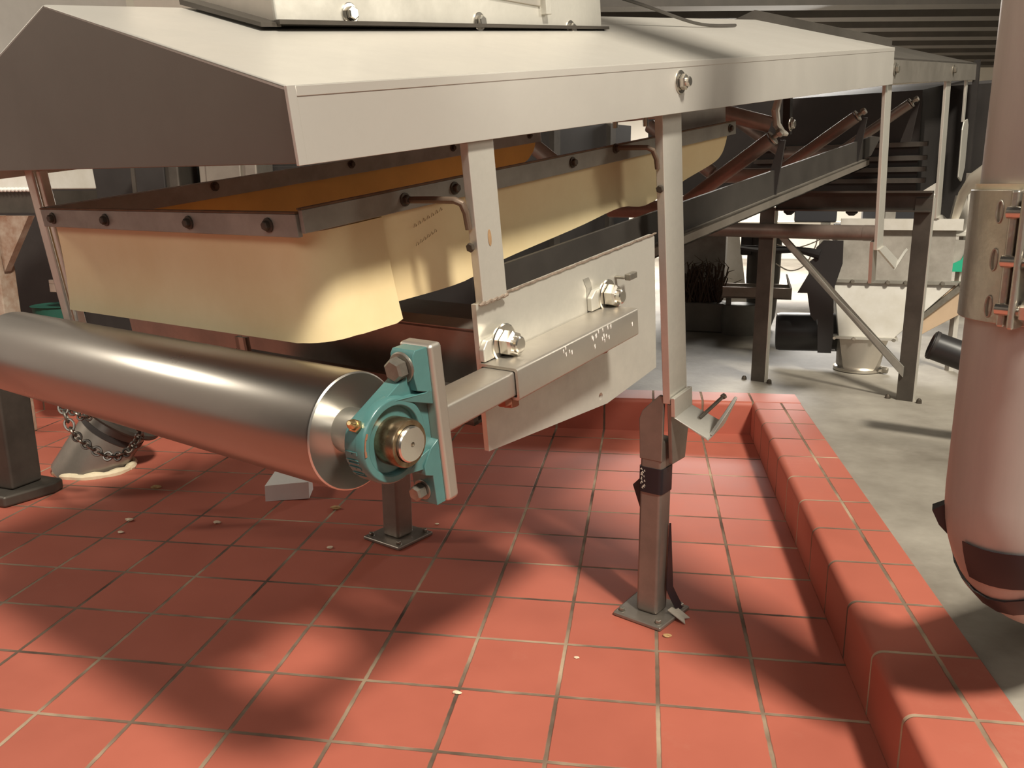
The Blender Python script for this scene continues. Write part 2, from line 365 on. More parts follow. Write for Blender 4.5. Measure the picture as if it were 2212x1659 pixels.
# second, farther length of cover
cov = thing('conveyor_hood', R(10, .55, 5.4), 'farther short length of stainless hood beyond the joint, beside the big pipe', 'machine cover')
b = MB(); b.prism([R(9.95, .56, 5.76), R(17.6, .56, 5.46), R(17.68, .56, 5.1), R(9.95, .56, 5.37)], [R(9.95, .60, 5.76), R(17.6, .60, 5.46), R(17.68, .60, 5.1), R(9.95, .60, 5.37)])
obj('fascia', b, 'steel', cov, .01)
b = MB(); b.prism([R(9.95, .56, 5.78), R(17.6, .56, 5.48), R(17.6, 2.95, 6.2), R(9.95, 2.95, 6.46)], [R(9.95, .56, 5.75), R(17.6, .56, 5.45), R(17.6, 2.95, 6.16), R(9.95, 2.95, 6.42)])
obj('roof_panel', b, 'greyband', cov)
b = MB(); b.box(R, 17.55, 17.7, .5, .62, 3.0, 5.55); obj('end_post', b, 'darker', cov)
bolt(cov, R(14.9, .56, 5.42), -RB, .07, m='dullbolt')

# inlet box standing astride the hood ridge
BX = thing('inlet_box', R(.7, 2.95, 6.45), 'square stainless inlet box bolted on top of the hood', 'chute')
t_ = basis(6.2)
def RX(a, b_, n): return RA*a+RB*b_+RN*n
def bz(a): return 6.445-(a+1.63)*.008
b = MB(); b.prism([R(-1.63, 2.05, bz(-1.63)), R(3.0, 2.05, bz(3)), R(3.0, 2.05, 8.6), R(-1.63, 2.05, 8.6)], [R(-1.63, 2.09, bz(-1.63)), R(3.0, 2.09, bz(3)), R(3.0, 2.09, 8.6), R(-1.63, 2.09, 8.6)]); obj('front_panel', b, 'steel_pale', BX, .012)
b = MB(); b.plate(R, [(2.06, 6.43), (2.95, 6.68), (3.85, 6.43), (3.85, 8.6), (2.06, 8.6)], -1.63, -1.59, 'a'); obj('side_panel', b, 'steel', BX, label='olive-grey side panel')
b = MB(); b.plate(R, [(2.06, 6.30), (2.95, 6.6), (3.85, 6.43), (3.85, 8.6), (2.06, 8.6)], 2.96, 3.0, 'a'); obj('side_panel', b, 'steel', BX)
b = MB(); b.prism([R(-1.66, 1.98, bz(-1.66)-.03), R(3.05, 1.98, bz(3.05)-.03), R(3.05, 1.98, bz(3.05)+.0), R(-1.66, 1.98, bz(-1.66)+.0)], [R(-1.66, 2.2, bz(-1.66)-.03), R(3.05, 2.2, bz(3.05)-.03), R(3.05, 2.2, bz(3.05)+.0), R(-1.66, 2.2, bz(-1.66)+.0)])
obj('base_flange', b, 'dark', BX)
b = MB(); b.plate(R, [(2.02, 6.40), (2.95, 6.66), (2.95, 6.70), (2.02, 6.43)], -1.80, -1.62, 'a'); obj('side_flange', b, 'dark', BX)
b = MB(); b.prism([R(-.6, 2.045, 6.78), R(1.78, 2.045, 6.60), R(1.78, 2.045, 6.76), R(1.5, 2.045, 8.6), R(-.6, 2.045, 8.6)], [R(-.6, 2.03, 6.78), R(1.78, 2.03, 6.60), R(1.78, 2.03, 6.76), R(1.5, 2.03, 8.6), R(-.6, 2.03, 8.6)])
obj('raised_panel', b, 'steel', BX, .006)
b = MB(); b.box(R, 1.8, 1.9, 1.98, 2.06, 6.52, 8.6); obj('stiffener', b, 'steel_pale', BX, .01)
for a, n in ((-.89, 6.50), (.76, 6.45), (2.34, 6.39)): bolt(BX, R(a, 2.045, n), -RB, .055)

# hanging straps
def strap_obj(a0, a1, b0, b1, n0, n1, label, group='flat steel straps hanging from the hood', m='steel_pale', top=None):
    s = thing('hanger_strap', R((a0+a1)/2, b0, n0), label, 'strap', group)
    bb = MB(); bb.prism([R(a0, b0, n0), R(a1, b0, n0), R(a1, b0, n1), R(a0, b0, n1)], [R(a0, b1, n0), R(a1, b1, n0), R(a1, b1, n1), R(a0, b1, n1)])
    obj('bar', bb, m, s, .008)
    return s
s1 = strap_obj(-1.335, -1.04, .60, .675, 4.33, 5.50, 'pale steel strap with a rust spot welded to the side plate, nearest strap')
b = MB()
for k in range(13):
    a = -1.35+k*.025; b.lathe(R(a, .605+.003*(k % 2), 4.345+.005*sin(k*2.1)), RA, [(.006, -.03), (.015, -.012), (.015, .014), (.006, .03)], 8)
obj('weld_bead', b, 'weld', s1)
b = MB(); lo = [R(-1.19+.02*cos(2*pi*k/14), .599, 4.81+.062*sin(2*pi*k/14)) for k in range(14)]; b.prism(lo, [p-RB*.002 for p in lo])
ro = obj('rust_spot', b, 'rust', s1)
b = MB(); b.tube([R(-1.44, 1.12, 5.12), R(-1.43, .9, 5.12), R(-1.42, .70, 5.115), R(-1.40, .655, 5.09), R(-1.37, .65, 5.02), R(-1.355, .65, 4.9)], .026, 10)
obj('stay_rod', b, 'rod', s1, label='bent brown rod')
bolt(s1, R(-1.36, .64, 4.77), -RA, .035, m='darkbolt', washer=0)
s2 = strap_obj(1.80, 2.22, .70, .79, 2.42, 5.47, 'long pale steel strap with a bent tab, bolted against the taped leg')
b = MB(); b.prism([R(1.80, .69, 1.70), R(2.12, .69, 1.66), R(2.25, .69, 2.1), R(2.22, .69, 2.42), R(1.80, .69, 2.42)], [R(1.80, .74, 1.70), R(2.12, .74, 1.66), R(2.25, .74, 2.1), R(2.22, .74, 2.42), R(1.80, .74, 2.42)])
obj('lower_lap', b, 'postdark', s2, .01)
b = MB(); b.prism([R(1.79, .69, 2.5), R(2.23, .69, 2.5), R(2.23, .69, 2.28), R(1.79, .69, 2.28)], [R(1.79, .64, 2.5), R(2.23, .64, 2.5), R(2.23, .64, 2.28), R(1.79, .64, 2.28)])
b.prism([R(1.79, .69, 2.30), R(2.23, .69, 2.30), R(2.35, .33, 2.08), R(1.91, .33, 2.05)], [R(1.79, .65, 2.27), R(2.23, .65, 2.27), R(2.35, .31, 2.04), R(1.91, .31, 2.01)])
b.prism([R(2.0, .34, 2.06), R(2.35, .34, 2.08), R(2.62, .30, 2.30), R(2.36, .30, 2.22)], [R(2.0, .30, 2.04), R(2.35, .30, 2.06), R(2.64, .27, 2.28), R(2.38, .27, 2.20)])
obj('bent_tab', b, 'steel_pale', s2, .008)
b = MB(); b.cyl(R(2.12, .5, 2.18), R(2.5, .38, 2.33), .022, 10).hexb(R(2.48, .386, 2.32), R(.38, -.12, .15), .035, .04); obj('screw', b, 'dullbolt', s2)
b = MB(); b.tube([R(1.63, 1.12, 5.18), R(1.64, .9, 5.175), R(1.66, .80, 5.17), R(1.70, .765, 5.14), R(1.76, .76, 5.05), R(1.78, .76, 4.95)], .026, 10)
obj('stay_rod', b, 'rod', s2, label='bent brown rod')
bolt(s2, R(1.79, .74, 4.75), -RA, .04, m='darkbolt', washer=0)
s3 = strap_obj(9.85, 10.25, .64, .70, 2.55, 5.38, 'narrow steel strap with a hooked lower end in front of the white hopper')
b = MB(); b.prism([R(9.85, .64, 2.56), R(10.25, .64, 2.56), R(10.6, .45, 2.2), R(10.25, .45, 2.15)], [R(9.85, .60, 2.56), R(10.25, .60, 2.56), R(10.6, .41, 2.2), R(10.25, .41, 2.15)])
b.prism([R(10.25, .45, 2.15), R(10.6, .45, 2.2), R(11.0, .40, 2.38), R(10.8, .40, 2.36)], [R(10.25, .41, 2.13), R(10.6, .41, 2.18), R(11.0, .37, 2.35), R(10.8, .37, 2.33)]); obj('hook', b, 'steel_pale', s3)
b = MB(); b.box(R, 9.82, 10.1, .70, .76, 1.95, 2.7); obj('lower_lap', b, 'steel', s3)
s4 = strap_obj(14.75, 15.2, .64, .70, 2.3, 5.28, 'narrow steel strap hanging just left of the big pipe clamp, small hook below')
b = MB(); b.prism([R(14.75, .64, 2.32), R(15.2, .64, 2.32), R(15.6, .5, 2.05), R(15.3, .5, 2.0)], [R(14.75, .6, 2.32), R(15.2, .6, 2.32), R(15.6, .46, 2.05), R(15.3, .46, 2.0)])
b.prism([R(15.3, .5, 2.0), R(15.6, .5, 2.05), R(16.0, .45, 2.25), R(15.8, .45, 2.23)], [R(15.3, .46, 1.98), R(15.6, .46, 2.03), R(16.0, .42, 2.22), R(15.8, .42, 2.2)]); obj('hook', b, 'steel_pale', s4)
s5 = strap_obj(16.95, 17.15, .64, .69, 4.2, 5.18, 'thin short strap carrying a rounded pale plate, farthest strap beside the pipe')
b = MB(); b.prism([R(16.75, .6, 2.95), R(17.15, .6, 2.8), R(17.45, .6, 3.1), R(17.45, .6, 4.1), R(17.3, .6, 4.25), R(16.9, .6, 4.22), R(16.75, .6, 4.05)], [R(16.75, .64, 2.95), R(17.15, .64, 2.8), R(17.45, .64, 3.1), R(17.45, .64, 4.1), R(17.3, .64, 4.25), R(16.9, .64, 4.22), R(16.75, .64, 4.05)]); obj('plate', b, 'steel_pale', s5, .02)

# side plate
sp = thing('side_plate', R(0, .64, 2.95), 'large pale steel side plate with bolted take-up tube', 'plate')
pl = [(-1.36, 4.34), (1.44, 4.36), (1.47, 4.33), (1.42, 2.98), (.42, 2.93), (-1.38, 3.16)]
def plate_hole(fr, poly, hole, hr, k0, k1):
    """outline with one round hole, as a bridged ring of quads and an n-gon"""
    seg = 16; mb = MB(); hp = [(hole[0]+hr*cos(2*pi*i/seg), hole[1]+hr*sin(2*pi*i/seg)) for i in range(seg)]
    out = []
    for (u, v) in hp:
        d = Vector((u-hole[0], v-hole[1])).normalized(); best = 9
        for i in range(len(poly)):
            p = Vector(poly[i]); q = Vector(poly[(i+1) % len(poly)]); e = q-p; den = d.x*e.y-d.y*e.x
            if abs(den) < 1e-9: continue
            w = p-Vector(hole); tt_ = (w.x*e.y-w.y*e.x)/den; ss = (w.x*d.y-w.y*d.x)/den
            if tt_ > 0 and -1e-6 <= ss <= 1+1e-6: best = min(best, tt_)
        out.append((hole[0]+d.x*best, hole[1]+d.y*best))
    # insert corners
    ring = list(out)
    vs = [fr(u, k, v) for k in (k0, k1) for u, v in hp+ring]; n = seg; off = 2*n; fs = []
    for i in range(n):
        j = (i+1) % n
        for o_ in (0, off): fs.append((o_+i, o_+j, o_+n+j, o_+n+i))
        fs.append((i, j, off+j, off+i)); 
    mb.add(vs, fs)
    ang = lambda q: math.atan2(q[1]-hole[1], q[0]-hole[0]) % (2*pi)
    for i in range(n):
        j = (i+1) % n; a0, a1_ = ang(ring[i]), ang(ring[j])
        if a1_ < a0: a1_ += 2*pi
        cs = sorted([(((ang(c)-a0) % (2*pi)), c) for c in poly if 1e-5 < ((ang(c)-a0) % (2*pi)) < a1_-a0-1e-5])
        chain = [ring[i]]+[c for _, c in cs]+[ring[j]]
        if len(chain) > 2:
            mb.add([fr(u, k0, v) for u, v in chain], [tuple(range(len(chain)))]); mb.add([fr(u, k1, v) for u, v in chain], [tuple(range(len(chain)))])
        for q in range(len(chain)-1):
            mb.add([fr(chain[q][0], k, chain[q][1]) for k in (k0, k1)]+[fr(chain[q+1][0], k, chain[q+1][1]) for k in (k0, k1)], [(0, 1, 3, 2)])
    return mb
obj('plate_body', plate_hole(R, pl, (.31, 3.04), .035, .655, .70), 'steel_pale', sp)
b = MB()
for k in range(46):
    u = k/45; b.lathe(R(-1.0+2.46*u, .652, 4.345+.012*u+.003*sin(k*1.7)), RA, [(.004, -.05), (.010, -.02), (.010, .025), (.004, .05)], 6)
obj('weld_bead', b, 'weld', sp)
b = MB(); b.box(R, .66, .70, .55, .66, 4.085, 4.11).box(R, .68, .82, .50, .56, 4.07, 4.13); obj('stud', b, 'dullbolt', sp, .008)
b = MB(); b.plate(R, [(.16, 4.0), (.26, 4.05), (.25, 4.14), (.21, 4.2), (.12, 4.2), (.17, 4.1)], .652, .656); obj('stain', b, 'strip', sp, label='brownish scrape above the right nut')
b = MB(); b.plate(R, [(-1.385, 3.9), (-1.03, 3.9), (-1.03, 4.08), (-1.33, 4.06), (-1.385, 4.0)], .60, .655); obj('clip', b, 'steel_pale', sp, .012)
b = MB(); b.plate(R, [(.16, 3.9), (.50, 3.9), (.50, 4.08), (.24, 4.08), (.16, 4.02)], .60, .655); obj('clip', b, 'steel_pale', sp, .012)
bolt(sp, R(-1.14, .60, 3.99), -RB, .105, .10, nut=True, washer=1.45, name='nut')
bolt(sp, R(.42, .60, 3.99), -RB, .105, .10, nut=True, washer=1.4, name='nut')

# take-up tube: outer sleeve on the plate, inner tube with the bearing's mounting bar
tu = thing('take_up_tube', R(-.5, .47, 3.65), 'square steel take-up tube sliding in a sleeve on the side plate, scratched face', 'tube')
def hollow(a0, a1, b0, b1, n0, n1, t, r=.022):
    def rr(bb0, bb1, nn0, nn1, q):
        o = []
        for (cx, cn, st) in ((bb1-q, nn1-q, 0), (bb0+q, nn1-q, 1), (bb0+q, nn0+q, 2), (bb1-q, nn0+q, 3)):
            for k in range(4): t2 = st*pi/2+k*pi/6; o.append((cx+q*cos(t2), cn+q*sin(t2)))
        return o
    o = rr(b0, b1, n0, n1, r); i = rr(b0+t, b1-t, n0+t, n1-t, r*.6); n = len(o)
    vs = [R(a, p, q) for a in (a0, a1) for p, q in o+i]; k = 2*n; fs = []
    for j in range(n):
        l = (j+1) % n; fs += [(j, l, k+l, k+j), (n+j, k+n+j, k+n+l, n+l), (j, n+j, n+l, l), (k+j, k+l, k+n+l, k+n+j)]
    return MB().add(vs, fs)
obj('sleeve', hollow(-1.40, .42, .29, .652, 3.645, 3.895, .022), 'steel', tu)
obj('inner_tube', hollow(-2.26, .3, .325, .625, 3.675, 3.868, .02, .02), 'steel', tu)
b = MB(); b.box(R, -2.365, -2.25, .21, .49, 3.27, 4.365); obj('mounting_bar', b, 'steel', tu, .03)
b = MB(); b.hexb(R(-1.42, .42, 3.66), -RN, .06, .06).hexb(R(-1.35, .42, 3.64), -RN, .07, .07); obj('set_screw', b, 'redplate', tu)
b = MB(); b.hexb(R(.0, .42, 3.66), -RN, .05, .07); obj('set_screw', b, 'redplate', tu)
b = MB(); random.seed(3)
for cx in (-.72, -.3, -.22, -.12, .28):
    for k in range(5 if cx < .2 else 1):
        a = cx+random.uniform(-.07, .07); n = 3.80-.0*a+random.uniform(-.07, .05); w_ = random.uniform(.004, .011)
        b.prism([R(a, .2895, n), R(a+w_, .2895, n+.01), R(a+w_*.7, .2895, n+.03+w_), R(a-.004, .2895, n+.025)], [R(a, .287, n), R(a+w_, .287, n+.01), R(a+w_*.7, .287, n+.03+w_), R(a-.004, .287, n+.025)])
obj('scratch', b, 'paper', tu, label='bare bright scratches')

# ------------------------------------------------------------------ bearing and roller
CA, CN = -2.715, 3.85
pb = thing('pillow_block_bearing', R(CA, .4, 3.28), 'teal cast pillow block bearing on the roller end', 'bearing')
def arc(r, d0, d1, n): return [(CA+r*cos(rad(d0+(d1-d0)*k/n)), CN+r*sin(rad(d0+(d1-d0)*k/n))) for k in range(n+1)]
x0 = -2.365
body = [(x0, CN+.34), (x0-.14, CN+.36)]+arc(.275, 140, 282, 18)+[(x0-.13, CN-.30), (x0-.02, CN-.26), (x0, CN-.2)]
b = MB(); b.plate(R, body, .295, .42)
b.loft([[R(CA+r*cos(2*pi*k/48), h, CN+r*sin(2*pi*k/48)) for k in range(48)] for r, h in ((.277, .32), (.275, .275), (.262, .258), (.222, .258), (.212, .275), (.212, .33))], True, False)
# feet
b.plate(R, [(x0, CN+.505), (x0-.11, CN+.51), (x0-.135, CN+.48), (x0-.145, CN+.34), (x0-.13, CN+.25), (x0, CN+.2)], .235, .43)
b.plate(R, [(x0, CN-.12), (x0-.08, CN-.16), (x0-.155, CN-.25), (x0-.155, CN-.32), (x0-.09, CN-.35), (x0-.085, CN-.565), (x0, CN-.57)], .235, .43)
# webs from the collar to the feet
b.prism([R(x0, .235, CN+.24), R(x0-.06, .235, CN+.22), R(CA-.06, .262, CN+.262), R(CA+.06, .262, CN+.235), R(x0, .24, CN+.12)], [R(x0, .32, CN+.24), R(x0-.06, .32, CN+.22), R(CA-.06, .32, CN+.262), R(CA+.06, .32, CN+.235), R(x0, .32, CN+.12)])
b.prism([R(x0, .235, CN-.14), R(CA+.2, .25, CN-.18), R(CA+.03, .262, CN-.255), R(x0-.1, .25, CN-.29), R(x0, .235, CN-.25)], [R(x0, .32, CN-.14), R(CA+.2, .32, CN-.18), R(CA+.03, .32, CN-.255), R(x0-.1, .32, CN-.29), R(x0, .32, CN-.25)])
obj('housing', b, 'teal', pb, .018, smooth=50)
b = MB(); b.lathe(R(CA, .315, CN), -RB, [(.214, -.02), (.214, .0), (.17, .01), (.165, .0)], 40); obj('seal_ring', b, 'seal', pb)
b = MB(); b.lathe(R(CA, .32, CN), -RB, [(.148, 0), (.153, .05), (.152, .165), (.145, .178), (.116, .178), (.112, .16)], 40); obj('inner_race', b, 'race', pb)
bolt(pb, R(x0-.142, .335, CN+.40), -RA, .078, .075, m='dullbolt', washer=1.3)
bolt(pb, R(x0-.088, .35, CN-.47), -RA, .055, .075, m='dullbolt', washer=1.3)
g0 = R(CA-.225, .335, CN+.165); gd = (R(-.8, -.45, .55)).normalized()
b = MB(); b.hexb(g0, gd, .042, .05); b.lathe(g0+gd*.05, gd, [(.024, 0), (.028, .02), (.03, .04), (.016, .06), (.02, .075), (.012, .085)], 12); obj('grease_nipple', b, 'brass', pb)
b = MB()
for k in range(4):                                  # raised cast characters on the flank
    t = rad(176+k*11); c = lambda dt, h: R(CA+.276*cos(t+dt), .31+h, CN+.276*sin(t+dt))
    d = R(cos(t), 0, sin(t))*.006
    for (q0, q1, h0, h1) in ((0, .02, 0, .10), (.02, .075, .08 if k % 2 else 0, .10 if k % 2 else .02)) + (((.075, .095, 0, .1),) if k in (1, 3) else ((.02, .06, .045, .06),)):
        lo = [c(q0, h0), c(q1, h0), c(q1, h1), c(q0, h1)]; b.prism(lo, [p+d for p in lo])
obj('cast_lettering', b, 'teal', pb)
b = MB(); pts = [(178, .0), (188, .012), (198, .010), (206, .0)]
for d0 in (150, 158, 166, 174):
    lo = [R(CA+.264*cos(rad(d0+q)), .2575, CN+.264*sin(rad(d0+q))) for q in (0, 8)]+[R(CA+(.252+.004*sin(d0))*cos(rad(d0+q)), .2575, CN+.252*sin(rad(d0+q))) for q in (8, 0)]
    b.prism(lo, [p-RB*.004 for p in lo])
obj('worn_edge', b, 'wear', pb, label='paint worn to rust')

rl = thing('roller', R(CA, .1, CN), 'large bare stainless conveyor roller running left from the bearing', 'roller')
b = MB(); b.lathe(R(CA, .62, CN), RB, [(.372, -.005), (.385, .005), (.388, .02), (.388, 4.7), (.38, 4.72), (.36, 4.72)], 72, False)
obj('drum', b, 'roller', rl, smooth=40)
b = MB(); b.lathe(R(CA, .62, CN), RB, [(.386, .002), (.376, -.006), (.368, -.004), (.30, .018), (.18, .052), (.12, .068)], 72, False); obj('end_disc', b, 'disc', rl)
b = MB(); b.lathe(R(CA, .66, CN), RB, [(.15, .03), (.15, -.19), (.14, -.205), (.11, -.205)], 40); obj('hub', b, 'disc', rl)
b = MB(); b.lathe(R(CA, .115, CN), RB, [(.0, .03), (.014, .03), (.016, .0), (.104, .0), (.112, .01), (.112, .60)], 40, False); obj('shaft', b, 'shiny', rl)

# ------------------------------------------------------------------ cream skirt
sk = thing('skirt', R(1.1, 2.95, 4.3), 'cream urethane skirt with bolted steel clamping strips, under the hood', 'skirt')
def panel(path, bottom, top, bulge, side, th, nv=8):
    """path: (a,b) points; bottom/top: n per point; bulge outward at the foot"""
    g = []
    for (a, b_), nb, nt_, (oa, ob) in zip(path, bottom, top, side):
        g.append([R(a+oa*bulge(v)*1.0, b_+ob*bulge(v), nt_+(nb-nt_)*v) for v in [q/nv for q in range(nv+1)]])
    return MB().sheet(g, th)
near_b = [(-1.95, 4.40), (-1.64, 4.385), (-.85, 4.36), (-.3, 4.43), (.95, 4.50), (1.8, 4.56), (2.38, 4.50), (3.31, 4.64), (4.1, 4.74), (4.38, 4.82), (4.52, 4.95), (4.6, 5.1)]
nb = curve(near_b, 48)
obj('near_panel', panel([(a, 1.25) for a, _ in nb], [n for _, n in nb], [5.16]*len(nb), lambda v: 0.0, [(0, 1)]*len(nb), -.035), 'yellow', sk)
# front curtain wraps round the corner onto the near side
path, bot, side = [], [], []
for k in range(25):
    b_ = 4.67-(4.67-1.42)*k/24; path.append((-2.36, b_)); side.append((-1, .0))
    bot.append(4.25+.02*k/24)
for k in range(1, 9):
    t = k*pi/16; path.append((-2.36+.22-.22*cos(t), 1.42-.22*sin(t))); side.append((-cos(t), -sin(t))); bot.append(4.275)
for k in range(1, 8):
    path.append((-2.14+.48*k/7, 1.195)); side.append((0, -1)); bot.append(4.272-.003*k+(.02 if k == 7 else 0))
path = path[:25]+path[25:]; path_b = [4.25+.02*min(i, 1)+.0 for i in range(len(path))]
fp = panel(path, bot, [5.03]*len(path), lambda v: .07*v*v, side, .035)
obj('front_curtain', fp, 'yellow', sk)
fb = curve([(-2.2, 4.36), (0, 4.4), (2.4, 4.5), (4.6, 4.7), (5.1, 4.85), (5.26, 5.1)], 24)
obj('far_panel', panel([(a, 4.67) for a, _ in fb], [n for _, n in fb], [5.14]*len(fb), lambda v: 0, [(0, 1)]*len(fb), .035), 'amber', sk, label='inner face of the far panel, its shade painted in as orange')
def sbolts(part, pts, ax):
    for p in pts:
        hx = MB().lathe(p, ax, [(.05, 0), (.05, .012), (.036, .014)], 14).hexb(Vector(p)+Vector(ax)*.012, ax, .034, .035)
        obj('bolt', hx, 'darkbolt', part)
b = MB(); b.box(R, -2.42, 4.70, 1.15, 1.19, 5.045, 5.20); o = obj('near_strip', b, 'strip', sk, .006)
obj('edge_grime', MB().box(R, -2.42, 4.70, 1.148, 1.2, 5.2, 5.212), 'grime', o)
sbolts(o, [R(a, 1.15, 5.13) for a in (-.89, .83, 2.56, 4.5)]+[R(-1.46, 1.15, 5.125), R(1.63, 1.15, 5.175)], -RB)
b = MB(); b.box(R, -2.44, -2.40, 1.2, 4.72, 5.02, 5.175); o = obj('front_strip', b, 'strip', sk, .006)
obj('edge_grime', MB().box(R, -2.442, -2.395, 1.2, 4.72, 5.175, 5.187), 'grime', o)
sbolts(o, [R(-2.44, q, 5.10) for q in (4.51, 3.61, 2.42, 1.49)], -RA)
b = MB(); b.box(R, -2.42, 5.3, 4.71, 4.75, 5.02, 5.19); o = obj('far_strip', b, 'strip', sk, .006)
b = MB(); b.box(R, -2.42, 5.3, 4.61, 4.65, 5.02, 5.19); o = obj('inner_strip', b, 'strip', sk, .006)
sbolts(o, [R(a, 4.61, 5.14) for a in (-.69, 1.25, 3.16, 4.99)], -RB)
b = MB(); random.seed(11)
for k in range(34):                                    # grease along the strip tops and corners
    w_ = random.choice((0, 0, 1)); a = random.uniform(-2.42, 3.0); q = random.uniform(1.25, 4.6); s_ = random.uniform(.005, .012)
    c = R(a, 1.17, 5.203) if w_ == 0 else R(-2.42, q, 5.178)
    b.lathe(c, RN, [(s_*1.6, -.004), (s_*1.3, s_*.5), (.001, s_*.8)], 7)
obj('grease', b, 'grime', sk, kind='stuff')
b = MB(); random.seed(5)
for row, a0, n0, wd_, cnt in ((0, -1.36, 4.90, .36, 7), (1, -1.36, 4.76, .26, 6)):   # illegible pen scrawl
    for k in range(cnt):
        a = a0+wd_*k/cnt; n = n0+.012*k
        p = [R(a+dx, 1.186, n+dy) for dx, dy in ((0, 0), (.016, .028), (.03, .02), (.022, .004), (.034, .012))]
        b.tube(p, .0022, 5)
obj('pen_scrawl', b, 'marker', sk, label='faded illegible handwriting')

# steel liner above the skirt, inside the hood
lw = obj('liner_board', MB().box(R, 3.0, 4.72, 1.30, 1.36, 5.2, 5.72), 'channel', org=R(3.8, 1.33, 5.2)); tag(lw, 'olive-grey board above the far end of the cream skirt', 'board')

# ------------------------------------------------------------------ conveyor bed
bed = thing('conveyor_bed', R(0, 2.95, 3.3), 'dark steel inclined conveyor bed with trough idlers, running up behind the side plate', 'conveyor')
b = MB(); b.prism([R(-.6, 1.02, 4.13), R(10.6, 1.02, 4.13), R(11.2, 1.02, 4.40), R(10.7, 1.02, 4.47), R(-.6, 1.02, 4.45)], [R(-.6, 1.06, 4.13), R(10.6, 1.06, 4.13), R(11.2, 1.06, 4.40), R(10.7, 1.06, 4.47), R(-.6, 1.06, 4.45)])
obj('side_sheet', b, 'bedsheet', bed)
b = MB(); b.box(R, -.4, 10.2, .94, .98, 3.99, 4.125).box(R, -.4, 10.2, .94, 1.25, 4.10, 4.125).box(R, -.4, 10.2, .94, 1.25, 3.99, 4.01); obj('side_channel', b, 'channel', bed)
b = MB(); b.box(R, -.4, 12, 4.65, 4.95, 3.95, 4.45); obj('far_channel', b, 'dark', bed)
b = MB(); b.box(R, -.48, -.42, 1.45, 7.4, 3.2, 3.82).box(R, -.48, -.2, 1.45, 7.4, 3.80, 3.83); obj('cross_channel', b, 'postdark', bed)
b = MB(); b.box(R, -.9, -.84, 1.2, 4.5, 3.1, 3.44).box(R, -.9, -.55, 1.2, 4.5, 3.1, 3.13); obj('lower_angle', b, 'dark', bed)
b = MB(); b.box(R, -.95, -.90, 4.34, 4.40, 2.6, 3.6).box(R, -.95, -.90, 4.22, 4.26, 2.6, 3.6).box(R, -.95, -.92, 4.22, 4.40, 2.6, 3.6); obj('drop_post', b, 'channel', bed)
b = MB(); b.box(R, -.4, 1.5, 1.25, 4.6, 3.4, 3.44); obj('bottom_pan', b, 'dark', bed)
for k, (a, dn) in enumerate(((5.57, 0), (9.53, 0), (13.3, -.02))):
    p, q = R(a, .88, 4.98+dn), R(a-.1, 2.32, 4.0+dn); d = (p-q).normalized()
    ro = obj('wing_idler', MB().lathe(q, d, [(.08, 0), (.10, .015), (.10, (p-q).length-.17), (.085, (p-q).length-.155), (.04, (p-q).length-.15)], 24), 'idler', bed)
    obj('axle', MB().cyl(q-d*.1, p, .035, 12).hexb(p-d*.05, d, .06, .07).lathe(p-d*.14, d, [(.10, 0), (.10, .02)], 20), 'dullbolt', ro)
    p2, q2 = R(a, 5.02, 4.98+dn), R(a-.1, 3.58, 4.0+dn); d2 = (p2-q2).normalized()
    obj('wing_idler', MB().lathe(q2, d2, [(.10, 0), (.13, .015), (.13, (p2-q2).length-.1), (.1, (p2-q2).length-.08)], 20), 'idler', bed)
    obj('centre_idler', MB().cyl(R(a-.1, 2.38, 3.95+dn), R(a-.1, 3.52, 3.95+dn), .13, 20), 'idler', bed)
    obj('idler_bracket', MB().prism([R(a+.16, 1.0, 4.1), R(a+.16, 1.2, 4.1), R(a+.16, .95, 4.86), R(a+.16, .88, 4.86)], [R(a+.2, 1.0, 4.1), R(a+.2, 1.2, 4.1), R(a+.2, .95, 4.86), R(a+.2, .88, 4.86)]), 'darker', bed)
# legs of the bed
def leg(center, zt, label, plate_pts, w=.14, taped=False, group='bed legs on the red tile floor', lift=0):
    t = thing('support_leg', (center[0], center[1], 0), label, 'leg', group)
    f = lambda a, b_, z: Vector((center[0], center[1], 0))+LA*a+LB*b_+Vector((0, 0, z))
    bb = MB(); bb.plate(f, [(-w, -w), (w, -w), (w, w), (-w, w)], .05, zt, 'n')
    obj('post', bb, 'postdark', t, .045)
    bb = MB(); bb.plate(f, plate_pts, 0.0, .055, 'n'); obj('base_plate', bb, 'postdark', t, .02)
    for u, v in plate_pts[:4]:
        bolt(t, f(u*.76, v*.76, .055), (0, 0, 1), .035, .04, m='dullbolt', washer=1.3, name='anchor_bolt')
    return t, f
lg, lf = leg((-.055, 1.86), 2.2, 'near steel leg wrapped in black tape, standing on the red tiles', [(-.36, -.30), (.33, -.34), (.36, .36), (-.33, .34)], taped=True)
# cut plate at the top of the taped leg
b = MB(); b.prism([lf(-.145, -.14, 1.95), lf(-.145, .14, 1.95), lf(-.145, .16, 2.42), lf(-.145, .12, 2.52), lf(-.145, -.08, 2.72), lf(-.145, -.14, 2.72)], [lf(-.10, -.14, 1.95), lf(-.10, .14, 1.95), lf(-.10, .16, 2.42), lf(-.10, .12, 2.52), lf(-.10, -.08, 2.72), lf(-.10, -.14, 2.72)])
obj('top_plate', b, 'postdark', lg, .012)
def sq(f, w, z0, z1, n=5):
    r_ = .05; P_ = []
    for cx, cy, st in ((w-r_, w-r_, 0), (-w+r_, w-r_, 1), (-w+r_, -w+r_, 2), (w-r_, -w+r_, 3)):
        for k in range(n): t = st*pi/2+k*pi/2/(n-1); P_.append((cx+r_*cos(t), cy+r_*sin(t)))
    return MB().plate(f, P_, z0, z1, 'n')
o = obj('tape_band', sq(lf, .150, 1.56, 1.86), 'tape', lg)
b = MB(); random.seed(9)
